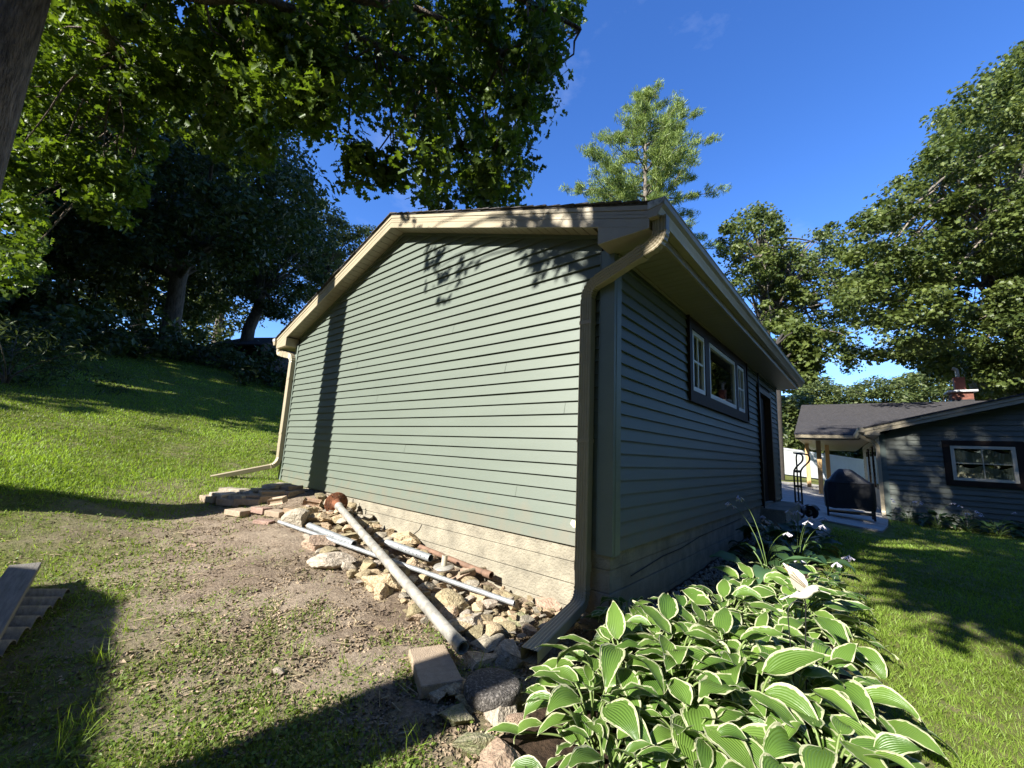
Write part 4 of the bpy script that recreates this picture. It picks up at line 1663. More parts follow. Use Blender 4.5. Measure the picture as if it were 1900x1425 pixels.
# --- small dark shed among the trees on the slope, and a shed added behind the viewer to cast shade
def small_sheds():
    D = 23
    p = pd(492, 668, D)
    p = np.array([p[0], p[1], g(p[0], p[1]) - .5])
    H = thing('garden_shed', 'small dark shed with a pale window among the trees left of the garage', 'shed', tuple(p), math.radians(-60))
    m = MB()
    m.prism([(-1.8, -1.4, -.5), (1.8, -1.4, -.5), (1.8, -1.4, 1.3), (0, -1.4, 2.1), (-1.8, -1.4, 1.3)], (0, 2.8, 0))
    m.build('wall', 'brown', H)
    m = MB()
    for s in (-1, 1):
        m.prism([(0, -1.6, 2.14), (s * 2.1, -1.6, 1.2), (s * 2.1, -1.6, 1.28), (0, -1.6, 2.22)], (0, 3.2, 0))
    m.build('roof', 'shingle', H)
    m = MB()
    for a, b, c, d in ((-.6, .6, .95, 1.0), (-.6, .6, .5, .55), (-.6, -.55, .55, .95), (.55, .6, .55, .95)):
        m.box(a, b, -1.45, -1.4, c, d)
    m.build('window', 'greywood', H)
    H = thing('garden_shed', 'plain board shed added out of view to shade the lower left ground', 'shed', (-2.1, -8.45, g(-2.1, -8.2)), math.radians(-13.5))
    m = MB()
    m.prism([(-1.6, -1.1, -.3), (-1.6, .8, -.3), (-1.6, .8, 2.80), (-1.6, -1.1, 2.52)], (3.8, 0, 0))
    m.build('wall', 'greywood', H)
    m = MB()
    ol = [(2.4, -1.3), (2.4, 1.25)] + [(-2.1 + .85 - .85 * math.sin(a), .40 + .85 * math.cos(a)) for a in np.linspace(0, PI / 2, 9)] + [(-2.1, -1.3)]  # roof corner rounded to shape the edge of its cast shadow
    m.prism([(a, b, 2.52 + (b + 1.3) * .149) for a, b in ol], (0, 0, .07))
    m.build('roof', 'shingle', H)
    m = MB()
    m.box(-.5, .5, .8, .84, -.2, 1.9)
    m.build('door', 'door', H)


small_sheds()
# ================================================================== TURF AND SOIL COVER
def polar(az0, az1, r0, r1, n):
    """scatter that thins out with distance from the viewer"""
    a = np.radians(rng.uniform(az0, az1, n))
    r = np.exp(rng.uniform(math.log(r0), math.log(r1), n))
    return np.stack([CAM[0] + r * np.sin(a), CAM[1] + r * np.cos(a)], 1), r


def free(xy):
    x, y = xy[:, 0], xy[:, 1]
    ok = ~((x > -W - .02) & (x < .02) & (y > -.03))
    ok &= ~((x > -.1) & (x < .85) & (y > 4.9) & (y < 8.4))
    ok &= ~((x > -2.6) & (x < 1.72) & (y > 7.6) & (y < 21))
    ok &= ~((x > 1.6) & (y > 11.7) & (y < 21))
    return ok


def in_bed(xy):
    return np.array([(-.1 < p[0] < 1.9 and -2.6 < p[1] < 5.1 and inpoly(p, BED_POLY)) for p in xy])


def blades(name, xy, r, h, wd, tint, mat='grass', lean=.35, parent=None):
    z = gz(xy) + .0
    C = np.concatenate([xy, z[:, None] - .004], 1)
    n = len(C)
    Zd = unit(np.stack([rng.normal(0, lean, n), rng.normal(0, lean, n), np.ones(n)], 1))
    S = np.stack([wd, h, h], 1)
    V, F, t = scatter(T_BLADE, F_BLADE, C, Zd, S, tint)
    return link(name, npmesh(name, V, F, t), mat)


def turf():
    # slope at the left
    xy, r = polar(-98, -62, 4.6, 27, 150000)
    k = free(xy) & (xy[:, 0] < -5.0 + .3 * np.sin(xy[:, 1] * 3))
    s = soil_mask(xy[:, 0], xy[:, 1])
    k &= rng.uniform(0, 1, len(xy)) > s * 1.1
    xy, r = xy[k], r[k]
    p = fbm(xy[:, 0], xy[:, 1], .8, 5.5)
    t = np.clip(.55 + p * .55 + rng.normal(0, .22, len(xy)), 0, 1)
    h = rng.uniform(.025, .06, len(xy)) * (1 + .25 * p)
    o = blades('lawn_grass', xy, r, h, np.maximum(.005, .0011 * r), t)
    tag(o, 'bright mown grass covering the slope left of the garage', 'grass', kind='stuff')
    # lawn at the right
    xy, r = polar(-17, 26, 1.7, 15, 150000)
    k = free(xy) & ~in_bed(xy) & (xy[:, 0] > .5)
    edge = np.interp(xy[:, 1], BED_EDGE[::-1, 1], BED_EDGE[::-1, 0])
    k &= (xy[:, 1] > 5) | (xy[:, 0] > edge + .02 + .05 * np.sin(xy[:, 1] * 9) * np.sin(xy[:, 1] * 3.7))
    xy, r = xy[k], r[k]
    p = fbm(xy[:, 0], xy[:, 1], 1.1, 8.5)
    t = np.clip(.52 + p * .6 + rng.normal(0, .22, len(xy)), 0, 1)
    h = rng.uniform(.02, .05, len(xy)) * (1 + .3 * p)
    o = blades('lawn_grass', xy, r, h, np.maximum(.0035, .0011 * r), t, lean=.5)
    tag(o, 'short sunlit and dappled lawn right of the hosta bed', 'grass', kind='stuff')
    # thin grass and weeds on the bare soil before the gable
    xy, r = polar(-104, -28, 1.15, 8, 210000)
    k = free(xy) & ~in_bed(xy) & (xy[:, 1] < .0) & (xy[:, 0] < .35)
    s = soil_mask(xy[:, 0], xy[:, 1])
    f = fbm(xy[:, 0], xy[:, 1], 1.5, 2.2) + .5 * fbm(xy[:, 0], xy[:, 1], 5, 7.7)
    front = np.clip((-1.0 - xy[:, 1]) / .9, 0, 1)
    dens = np.clip((1 - s) * 1.0 + front * .30 - .12 + f * .75, .008, .9)
    k &= rng.uniform(0, 1, len(xy)) < dens
    k &= (xy[:, 1] < -.95) | (xy[:, 0] < -3.9)
    xy, r = xy[k], r[k]
    lf = rng.uniform(0, 1, len(xy)) < .42
    g1 = xy[~lf]
    rr = r[~lf]
    o = blades('weedy_grass', g1, rr, rng.uniform(.02, .06, len(g1)), np.maximum(.0028, .0011 * rr), np.clip(rng.normal(.5, .25, len(g1)), 0, 1), lean=.75)
    tag(o, 'sparse weedy grass creeping over the bare soil', 'grass', kind='stuff')
    g2 = xy[lf][:26000]
    n = len(g2)
    C = np.concatenate([g2, gz(g2)[:, None] + rng.uniform(.006, .03, n)[:, None]], 1)
    N = unit(rng.normal(size=(n, 3)) * .45 + np.array((0, 0, 1)))
    T_R = np.array([(0, -.5, 0), (.36, -.25, .05), (.42, .15, .06), (.2, .46, .0), (-.2, .46, .0), (-.42, .15, .06), (-.36, -.25, .05)])
    V, F, t = scatter(T_R, [(0, 1, 2, 3, 4, 5, 6)], C, N, rng.uniform(.006, .019, n), np.clip(rng.normal(.5, .25, n), 0, 1))
    tag(link('clover', npmesh('clover', V, F, t), 'weed'), 'low round leaved clover and weeds on the bare soil', 'weeds', kind='stuff')
    # taller tufts at the edge of the shade, lower left
    pts, tt, hh = [], [], []
    for x, y, m_ in ((190, 1230, 26), (215, 1180, 22), (150, 1350, 34), (120, 1400, 30), (205, 1120, 18), (60, 1160, 10), (560, 1210, 14), (480, 1140, 12), (770, 1385, 16), (700, 1400, 14), (880, 1240, 4), (330, 1290, 10), (640, 1240, 12)):
        p = on_g(x, y)
        for _ in range(m_):
            pts.append((p[0] + random.gauss(0, .035), p[1] + random.gauss(0, .035)))
            hh.append(random.uniform(.06, .15))
    pts = np.array(pts)
    o = blades('grass_tufts', pts, None, np.array(hh), np.full(len(pts), .0035), rng.uniform(.4, 1, len(pts)), lean=.6)
    tag(o, 'taller grass blades standing in tufts on the worn ground', 'grass', kind='stuff')
    # crumbs of soil, bark and dead leaf
    xy, r = polar(-104, -25, 1.2, 7, 60000)
    k = free(xy) & ~in_bed(xy) & (xy[:, 1] < -.03) & (xy[:, 0] < .4)
    s = soil_mask(xy[:, 0], xy[:, 1])
    k &= rng.uniform(0, 1, len(xy)) < s * .8 + .08
    xy, r = xy[k], r[k]
    n = len(xy)
    C = np.concatenate([xy, gz(xy)[:, None] + .004], 1)
    N = unit(rng.normal(size=(n, 3)) * .5 + np.array((0, 0, 1)))
    S = rng.uniform(.006, .022, (n, 1)) * np.array([[1, 1.6, 1.5]]) * rng.uniform(.6, 1.4, (n, 3))
    V, F, t = scatter(T_DIA * np.array((1.6, 1, 2)), F_DIA, C, N, S, rng.uniform(0, 1, n))
    tag(link('soil_litter', npmesh('soil_litter', V, F, t), 'debris'), 'crumbs of soil and dead leaf on the worn ground', 'litter', kind='stuff')
    n = 5000
    i = rng.integers(0, len(xy), n)
    C = np.concatenate([xy[i] + rng.normal(0, .02, (n, 2)), np.zeros((n, 1))], 1)
    C[:, 2] = gz(C) + .004
    T_P = np.array([(0, 0, .45), (.5, 0, 0), (.1, .5, .05), (-.45, .2, 0), (-.2, -.5, .02), (.3, -.4, 0), (0, 0, -.4)])
    F_P = [(0, 1, 2), (0, 2, 3), (0, 3, 4), (0, 4, 5), (0, 5, 1), (6, 2, 1), (6, 3, 2), (6, 4, 3), (6, 5, 4), (6, 1, 5)]
    V, F, t = scatter(T_P, F_P, C, unit(rng.normal(size=(n, 3)) * .3 + np.array((0, 0, 1))), rng.uniform(.006, .022, n), rng.uniform(0, 1, n))
    tag(link('soil_clods', npmesh('soil_clods', V, F, t), 'debris'), 'small clods lying on the bare soil', 'clods', kind='stuff')
    n = 260
    i = rng.integers(0, len(xy), n)
    C = np.concatenate([xy[i], gz(xy[i])[:, None] + .012], 1)
    Xd = np.stack([rng.normal(size=n), rng.normal(size=n), rng.normal(size=n) * .12], 1)
    V, F, t = scatter(np.array([(-.5, -.5, 0), (.5, -.5, 0), (.5, .5, 0), (-.5, .5, 0), (0, 0, 1)]), [(0, 1, 4), (1, 2, 4), (2, 3, 4), (3, 0, 4)], C, np.tile((0., 0, 1), (n, 1)),
                      np.stack([rng.uniform(.04, .14, n), np.full(n, .003), np.full(n, .004)], 1), rng.uniform(0, 1, n), X=Xd)
    tag(link('straw', npmesh('straw', V, F, t), 'straw'), 'dry straw and thin twigs scattered on the soil', 'straw', kind='stuff')
    # white gravel along the side wall
    n = 3600
    xy = np.stack([rng.uniform(.03, .55, n), rng.uniform(.1, 5.0, n)], 1)
    C = np.concatenate([xy, gz(xy)[:, None] + .012], 1)
    V, F, t = scatter(T_P, F_P, C, unit(rng.normal(size=(n, 3)) * .6 + np.array((0, 0, 1))), rng.uniform(.018, .04, n), rng.uniform(0, 1, n))
    tag(link('gravel', npmesh('gravel', V, F, t), 'gravel'), 'pale gravel strip along the shaded side wall', 'gravel', kind='stuff')


turf()

# ================================================================== STONES
ROCKS = []


def rock_mesh(seed, squash=.7):
    r = random.Random(seed)
    bm = bmesh.new()
    bmesh.ops.create_icosphere(bm, subdivisions=4, radius=.5)
    planes = []
    for _ in range(r.randint(9, 13)):
        d = Vector((r.gauss(0, 1), r.gauss(0, 1), r.gauss(0, .8))).normalized()
        planes.append((d, r.uniform(.22, .40)))
    for v in bm.verts:
        c = v.co.copy()
        for d, h in planes:
            s = c.dot(d)
            if s > h:
                c -= d * (s - h) * .97
        c += c.normalized() * (noise.fractal(c * 4 + Vector((seed, 0, 0)), 1, 2, 4) * .03 + noise.fractal(c * 14 + Vector((0, seed, 0)), 1, 2, 3) * .014)
        v.co = Vector((c.x, c.y, c.z * squash))
    me = bpy.data.meshes.new('rock')
    bm.to_mesh(me)
    bm.free()
    me.polygons.foreach_set('use_smooth', [False] * len(me.polygons))
    return me


for i in range(9):
    ROCKS.append(rock_mesh(i + 3, .46 + .07 * (i % 4)))
_rockcopy = {}


def rock(x, y, size, mat, label, cat='stone', group=None, sink=.3, z=None, name='rock', sc=None, rot=None, k=None):
    k = random.randrange(len(ROCKS)) if k is None else k
    if (k, mat) not in _rockcopy:
        me = ROCKS[k].copy()
        me.name = name
        me.materials.append(MT[mat])
        _rockcopy[(k, mat)] = me
    o = bpy.data.objects.new(name, _rockcopy[(k, mat)])
    COL.objects.link(o)
    sc = sc or (random.uniform(.85, 1.2), random.uniform(.75, 1.0), random.uniform(.7, 1.0))
    o.scale = [size * s * 1.62 for s in sc]
    o.rotation_euler = rot or (random.uniform(-.3, .3), random.uniform(-.3, .3), random.uniform(0, 6.28))
    h = size * sc[2] * .36
    o.location = (x, y, (g(x, y) if z is None else z) + h * (1 - 2 * sink) + .0)
    return tag(o, label, cat, group)


def pxsize(p, px):
    return px * float((np.array(p) - CAM) @ CF) / FPX


BIG = [
    (590, 1012, 46, 'rockpink', 'rounded orange fieldstone beside the thin conduit', .28),
    (614, 1042, 48, 'rockgrey', 'pinkish grey stone below the orange fieldstone', .4),
    (712, 1082, 56, 'rock', 'tan wedge shaped stone touching the left side of the long pipe', .3),
    (782, 1138, 56, 'rockpink', 'half buried pinkish stone left of the long pipe', .6),
    (600, 962, 50, 'rock', 'broad tan stone just below the rusty flange', .3),
    (552, 966, 44, 'rockgrey', 'pale rough stone right of the brick pile', .4),
    (655, 1000, 40, 'rock', 'yellow stone lying right of the upper pipe crossing', .3),
    (745, 1005, 62, 'rock', 'large yellow brown slab stone leaning near the wall, left of the rusty pipe', .25),
    (738, 998, 40, 'rockgrey', 'flat pale stone under the yellow slab near the wall', .3),
    (855, 1072, 38, 'rockpink', 'upright pinkish stone right of the round iron plate', .15),
    (826, 1122, 58, 'rock', 'large tan stone between conduit and long pipe', .3),
    (866, 1158, 50, 'rockgrey', 'pale flat topped stone in the corner between conduit and long pipe', .3),
    (1014, 1128, 44, 'rockpink', 'upright tan stone against the foundation beside the downspout', .1),
    (962, 1148, 50, 'moss', 'greenish mossy stone just beyond the end of the conduit', .3),
    (936, 1176, 36, 'rock', 'small yellow stone below the end of the conduit', .3),
    (905, 1190, 56, 'rockgrey', 'flat grey stone under the open end of the long pipe', .5),
    (940, 1218, 54, 'rockgrey', 'dark shaded stone left of the downspout outlet', .25),
    (885, 1222, 44, 'rock', 'tan stone between the paver block and the round stone', .35),
    (806, 1285, 46, 'rock', 'shaded brown stone below the lower corner of the paver block', .3),
    (852, 1280, 46, 'rock', 'shaded brown stone between paver block and round stone', .3),
    (888, 1302, 56, 'rock', 'shaded stone directly in front of the round pebbled stone', .3),
    (846, 1325, 62, 'moss', 'large shaded boulder in front of the stone row', .35),
    (928, 1325, 62, 'rockgrey', 'half sunlit grey stone at the left edge of the hostas', .3),
    (962, 1342, 30, 'rockpink', 'small pinkish stone tucked beside the hosta leaves', .3),
    (886, 1380, 66, 'moss', 'sunlit lichen covered stone near the bottom edge', .3),
    (925, 1412, 78, 'rockpink', 'large pinkish boulder at the bottom edge left of the hostas', .35),
    (1000, 1240, 34, 'rockgrey', 'small stone under the downspout outlet', .3),
    (345, 1010, 26, 'rockpink', 'flat stone half sunk in the bare soil left of the conduit', .85),
    (515, 1248, 18, 'rockgrey', 'small grey stone alone on the weedy soil', .3),
    (705, 1165, 16, 'rock', 'small yellow stone alone on bare soil left of the long pipe', .2),
]
for i, (x, y, s, mt, lab, sk) in enumerate(BIG):
    p = on_g(x, y + s * .12)
    rock(p[0], p[1], pxsize(p, s), mt, lab, sink=sk, k=(i * 4 + 1) % 9)

RUB = [(-4.3, -.08), (-.2, -.05), (-.1, -.55), (-.35, -.75), (-.65, -.95), (-1.5, -.95), (-3.0, -.85), (-3.9, -.5)]
taken = []
n = 0
_seg = [(np.array(on_g(*a))[:2], np.array(on_g(*b))[:2], r_) for a, b, r_ in (((716, 1026), (800, 1066), .075), ((572, 988), (655, 1030), .06), ((818, 1070), (828, 1074), .12), ((850, 1090), (902, 1078), .05))]
_seg.append((py_(776, 1013, -.075)[:2], py_(915, 1069, -.11)[:2], .05))


def near_scrap(x, y, s):
    q = np.array((x, y))
    for a, b, r_ in _seg:
        t = np.clip((q - a) @ (b - a) / ((b - a) @ (b - a)), -.1, 1.25)
        if np.linalg.norm(q - a - (b - a) * t) < r_ + s * .3:
            return True
    return False


while n < 290:
    x, y = sample_poly(RUB, 1)[0]
    s = random.choice((.045, .055, .06, .07, .08, .09, .10, .12)) * random.uniform(.8, 1.25)
    if x < -2.4 and random.random() < .2:
        s *= 1.35
    if (s > .05 and near_scrap(x, y, s)) or any((x - a) ** 2 + (y - b) ** 2 < (.33 * (s + c)) ** 2 for a, b, c in taken):
        taken.append((9, 9, 0))
        if len(taken) > 12000:
            break
        continue
    taken.append((x, y, s))
    n += 1
    lift = .09 * max(0, 1 - abs(y + .30) / .5)
    rock(x, y, s, 'rock' if random.random() < .72 else 'rockgrey', 'small broken limestone piece in the rubble along the gable foundation', 'stone', 'rubble along the foundation', sink=.15, z=g(x, y) + lift * random.uniform(.2, 1))
taken = [t for t in taken if t[2] > 0]


def slab_ring(x, y, w_, d_, h, rz, z, mat, name, label, cat, group=None, tilt=(0, 0), bev=.008, rough=.006):
    m = MB()
    nx_, ny_ = 6, 4
    bm = bmesh.new()
    bmesh.ops.create_cube(bm, size=1)
    bmesh.ops.scale(bm, vec=(w_, d_, h), verts=bm.verts)
    bmesh.ops.subdivide_edges(bm, edges=bm.edges, cuts=4, use_grid_fill=True)
    sd = random.uniform(0, 50)
    for v in bm.verts:
        c = v.co
        v.co = c + Vector((noise.noise(c * 9 + Vector((sd, 0, 0))), noise.noise(c * 9 + Vector((0, sd, 0))), noise.noise(c * 9 + Vector((0, 0, sd))))) * rough
    me = bpy.data.meshes.new(name)
    bm.to_mesh(me)
    bm.free()
    o = link(name, me, mat, bevel=bev)
    o.location = (x, y, z + h / 2)
    o.rotation_euler = (tilt[0], tilt[1], rz)
    return tag(o, label, cat, group)


def cored_brick(x, y, z, rz, tilt, mat, label):
    """brick with a hollow in its bed face"""
    w_, d_, h = .20, .10, .075
    bm = bmesh.new()
    bmesh.ops.create_cube(bm, size=1)
    bmesh.ops.scale(bm, vec=(w_, d_, h), verts=bm.verts)
    for f in list(bm.faces):
        if abs(f.normal.y) > .9 or f.normal.z > .9:
            r = bmesh.ops.inset_individual(bm, faces=[f], thickness=.022)
            bmesh.ops.translate(bm, verts=f.verts, vec=-f.normal * .022)
    me = bpy.data.meshes.new('brick')
    bm.to_mesh(me)
    bm.free()
    o = link('brick', me, mat, bevel=.005)
    o.location = (x, y, z)
    o.rotation_euler = (tilt[0], tilt[1], rz)
    return tag(o, label, 'brick')


# curved low edging of flat pavers at the far corner: two courses and loose flat stones on top
ARC = [np.array(on_g(*q)) for q in ((378, 925), (412, 934), (446, 937), (484, 934), (522, 926), (560, 915))]


def arc(t):
    t = t * (len(ARC) - 1)
    i = min(int(t), len(ARC) - 2)
    p = ARC[i] + (ARC[i + 1] - ARC[i]) * (t - i)
    d = ARC[i + 1] - ARC[i]
    return p, math.atan2(d[1], d[0])


PL = (('outermost in the lower course of the paver edging, in shade', 'second from the outer end of the lower paver course', 'at the middle of the lower paver course', 'just left of the brick pile in the lower paver course', 'behind the brick pile in the lower paver course'),
      ('outermost on the upper course of the edging', 'second from the outer end of the upper course', 'at the middle of the upper course of the edging', 'second from the siding corner on the upper course', 'nearest the siding corner on the upper course'),
      ('under the left downspout outlet', 'behind the outlet of the left downspout', 'at the back of the edging, middle', 'at the back of the edging below the corner post', 'against the siding corner'))
for c in range(3):
    for i in range(5):
        p, a = arc((i + .5) / 5 + (.04 if c == 1 else 0))
        back = np.array([-math.sin(a), math.cos(a)])
        if back[0] > 0:
            back = -back
        back = back if back @ np.array([-.7, .7]) > 0 else -back
        q = p[:2] + back * (.02, .11, .30)[c] + rng.normal(0, .015, 2)
        mt = ('paver', 'paver', 'rockgrey')[c]
        if c == 1 and i < 2:
            mt = 'rockgrey'
        zz = g(p[0], p[1]) + (.0, .075, .115)[c]
        if c == 2:
            zz = max(zz - .01, g(q[0], q[1]) + .01)
        slab_ring(q[0], q[1], (.27, .29, .32)[c] * random.uniform(.9, 1.15), (.19, .22, .20)[c], (.085, .055, .05)[c], a + random.uniform(-.1, .1) * (1 + c), zz - .015, mt, ('paver', 'paver', 'flat_stone')[c] if mt == 'paver' else 'flat_stone',
                  ('paver ' if mt == 'paver' else 'flat grey stone ') + PL[c][i], 'paver' if mt == 'paver' else 'stone', 'paver edging at the far corner', (random.uniform(-.05, .05), random.uniform(-.05, .05)), rough=.012)
for (x, y, w_, d_, h, rz, dz, mat, lab) in (
        (446, 954, .27, .22, .065, .35, .01, 'paver', 'tan paver lying on the soil in front of the edging'),
        (484, 954, .21, .13, .07, .3, .03, 'brickred', 'red brick lying flat in front of the edging, left of the cored brick'),
        (490, 970, .21, .11, .05, .5, .0, 'brickred', 'thin reddish brick on the soil below the red brick'),
        (512, 955, .22, .16, .07, .5, .0, 'paver', 'tan block under the tilted cored brick'),
        (545, 956, .25, .13, .075, .25, .02, 'brickold', 'tan brick between the brick pile and the pale rough stone')):
    p = on_g(x, y)
    slab_ring(p[0], p[1], w_, d_, h, rz, g(p[0], p[1]) + dz - .02, mat, 'paver' if mat == 'paver' else 'brick', lab, 'paver' if mat == 'paver' else 'brick', tilt=(random.uniform(-.06, .06), random.uniform(-.06, .06)))
p = on_g(512, 950)
cored_brick(p[0], p[1], g(p[0], p[1]) + .135, .55, (.25, -.2), 'paver', 'tan cored brick lying tilted on top of the brick pile')
p = on_g(578, 944)
cored_brick(p[0], p[1], g(p[0], p[1]) + .075, .9, (.3, .15), 'brickold', 'tan cored brick left of the rusty flange')
# block and round stone in front
slab_ring(-.385, -1.25, .40, .21, .06, math.radians(-27), g(-.385, -1.25) - .005, 'paver', 'paver_block', 'tan rectangular concrete paver half in shade beside the long pipe', 'paver', bev=.006, rough=.002)
m = MB()
pr = [(0, 0), (.118, 0), (.138, .012), (.142, .03), (.142, .055), (.134, .070), (.12, .075), (.05, .078), (0, .078)]
nn = 40
vs, fs = [], []
for i, (r_, z_) in enumerate(pr):
    vs += [(r_ * math.cos(2 * PI * k / nn) * (1 + .015 * math.sin(3 * 2 * PI * k / nn)), r_ * math.sin(2 * PI * k / nn), z_ + .003 * noise.noise(Vector((r_ * 40 * math.cos(k), r_ * 40 * math.sin(k), i)))) for k in range(nn)]
fs = [(i * nn + k, i * nn + (k + 1) % nn, (i + 1) * nn + (k + 1) % nn, (i + 1) * nn + k) for i in range(len(pr) - 1) for k in range(nn)]
m.add(vs, fs, True)
tag(m.build('round_stone', 'darkstone', loc=(-.02, -1.18, g(-.02, -1.18) + .015)), 'round dark pebbled concrete stone in the shade by the downspout outlet', 'stone')
# ================================================================== PIPES AND SCRAP
def ringtube(m, pts, r, t=.004, n=20):
    """open pipe with wall thickness"""
    P = [Vector(p) for p in pts]
    d = (P[-1] - P[0]).normalized()
    m.tube(P, r, n, caps=False)
    m.tube([P[0] + d * .001, P[0] + d * .3] if (P[-1] - P[0]).length > .7 else P, r - t, n, caps=False)
    m.tube([P[-1] - d * .3, P[-1]] if (P[-1] - P[0]).length > .7 else P, r - t, n, caps=False)
    a = d.cross(Vector((0, 0, 1))).normalized()
    b = a.cross(d)
    for q in (P[0], P[-1]):
        vs = [q + (a * math.cos(2 * PI * k / n) + b * math.sin(2 * PI * k / n)) * rr for rr in (r, r - t) for k in range(n)]
        m.add(vs, [(k, (k + 1) % n, (k + 1) % n + n, k + n) for k in range(n)])
    return m


def disc_along(m, c, d, prof, n=32):
    c = Vector(c)
    d = Vector(d).normalized()
    a = d.cross(Vector((0, 0, 1))).normalized()
    b = a.cross(d)
    vs = []
    for s, r in prof:
        vs += [c + d * s + (a * math.cos(2 * PI * k / n) + b * math.sin(2 * PI * k / n)) * r for k in range(n)]
    k_ = len(prof)
    m.add(vs, [(i * n + k, i * n + (k + 1) % n, (i + 1) * n + (k + 1) % n, (i + 1) * n + k) for i in range(k_ - 1) for k in range(n)], True)
    return a, b


def long_pipe():
    P0 = pz_(624, 934, -.03)
    P1 = np.array([-.325, -1.10, g(-.325, -1.10) + .10])
    T = thing('flanged_pipe', 'long weathered steel pipe with a rusty round flange at its upper end', 'pipe', tuple(P0))
    d = unit(P1 - P0)
    Ln = np.linalg.norm(P1 - P0)
    m = MB()
    a = d * .12
    ringtube(m, [a, d * Ln], .036, .005)
    pp = m.build('pipe', 'galv_old', T)
    m = MB()
    m.tube([d * .11, d * .125, d * .17, d * .185], [.043, .046, .045, .039], 20)
    m.build('coupling', 'galv_old', pp)
    m = MB()
    m.tube([d * (Ln - .05), d * (Ln - .045), d * (Ln - .002)], [.037, .040, .040], 20, caps=False)
    m.build('end_sleeve', 'galv_old', pp)
    m = MB()
    _, _ = disc_along(m, (0, 0, 0), d, [(-.008, 0), (-.008, .125), (-.004, .132), (.006, .132), (.010, .126), (.012, .06), (.02, .056), (.06, .050), (.10, .044), (.12, .043)], 40)
    fl = m.build('flange', 'rust', T)
    D_ = Vector(d)
    a = D_.cross(Vector((0, 0, 1))).normalized()
    b = a.cross(D_)
    for k in range(8):
        q = (a * math.cos(k * PI / 4 + .2) + b * math.sin(k * PI / 4 + .2)) * .096
        m = MB()
        m.tube([q + D_ * .009, q + D_ * .0125], .008, 10)
        m.build('bolt_hole', 'dark' if k % 2 else 'rock', fl)
    return P0, P1


LP0, LP1 = long_pipe()


def pipes():
    # thin conduit lying under the long pipe
    A = on_g(517, 974)
    B = on_g(953, 1153)
    A = np.array([A[0], A[1], g(A[0], A[1]) + .035])
    B = np.array([B[0], B[1], g(B[0], B[1]) + .12])
    m = MB()
    ringtube(m, [(0, 0, 0), (B - A) * .25, B - A], .0185, .003, 16)
    T = thing('conduit_pipe', 'thin shiny galvanised conduit crossing beneath the long pipe', 'pipe', tuple(A))
    c = m.build('conduit', 'galv', T)
    m = MB()
    d = unit(B - A)
    m.tube([d * .42, d * .425, d * .455, d * .46], [.019, .0225, .0225, .019], 16)
    m.build('coupling', 'galv', T)
    # two punched pipes
    for (q0, q1, lab, dz0, dz1) in (((716, 1026), (797, 1064), 'short punched steel tube with an open end right of the long pipe', .10, .13), ((572, 988), (655, 1030), 'short punched steel tube lying against the conduit, left of the long pipe', .07, .10)):
        A = on_g(*q0)
        B = on_g(*q1)
        A = np.array([A[0], A[1], g(A[0], A[1]) + dz0])
        B = np.array([B[0], B[1], g(B[0], B[1]) + dz1])
        T = thing('punched_tube', lab, 'pipe', tuple(A))
        m = MB()
        ringtube(m, [(0, 0, 0), (B - A)], .033, .003, 18)
        t_ = m.build('tube', 'galv', T)
        d = Vector(unit(B - A))
        tocam = Vector(CAM - A).normalized()
        s = (tocam - d * tocam.dot(d)).normalized()
        s = (s + Vector((0, 0, -.25))).normalized()
        s = (s - d * s.dot(d)).normalized()
        Ln = np.linalg.norm(B - A)
        for k in range(8):
            q = d * (Ln - .05 - k * .052) + s * .0328
            m = MB()
            m.tube([q - s * .001, q + s * .0008], .0055, 8)
            m.build('punched_hole', 'dark', t_)
    # rusty pipe against the foundation
    A = py_(776, 1013, -.075)
    B = py_(910, 1067, -.11)
    T = thing('rusty_pipe', 'brown rusty pipe with a threaded collar lying along the foundation', 'pipe', tuple(A))
    m = MB()
    ringtube(m, [(0, 0, 0), B - A], .023, .004, 18)
    m.build('pipe', 'rustpipe', T)
    m = MB()
    d = unit(B - A)
    Ln = np.linalg.norm(B - A)
    ringtube(m, [d * (Ln - .075), d * (Ln + .012)], .031, .007, 18)
    m.build('collar', 'rustpipe', T)
    # round plate with stub
    p = on_g(822, 1072)
    T = thing('base_plate', 'round iron base plate with a short pale upright stub', 'fitting', (p[0], p[1], g(p[0], p[1]) + .085))
    m = MB()
    disc_along(m, (0, 0, 0), (0.05, -.12, 1), [(0, 0), (0, .09), (.006, .094), (.014, .09), (.02, .035), (.022, 0)], 28)
    m.build('plate', 'galv_old', T)
    m = MB()
    ringtube(m, [(0, 0, .02), (0, .005, .105)], .026, .005, 16)
    m.build('stub', 'pvc', T)
    # stick
    A = on_g(850, 1090)
    B = on_g(902, 1078)
    m = MB()
    m.tube([(0, 0, 0), (B - A) * .5 + np.array((0, 0, .008)), B - A], [.016, .017, .014], 7)
    tag(m.build('stick', 'stickwood', loc=(A[0], A[1], g(A[0], A[1]) + .11)), 'short grey split stick below the collar of the rusty pipe', 'stick')
    A = on_g(652, 952)
    m = MB()
    m.tube([(0, 0, 0), (.01, 0, .08), (-.005, .005, .17)], [.012, .010, .007], 6)
    tag(m.build('stick', 'bark', loc=(A[0], A[1], g(A[0], A[1]))), 'short dark stub standing upright right of the rusty flange', 'stick')


pipes()


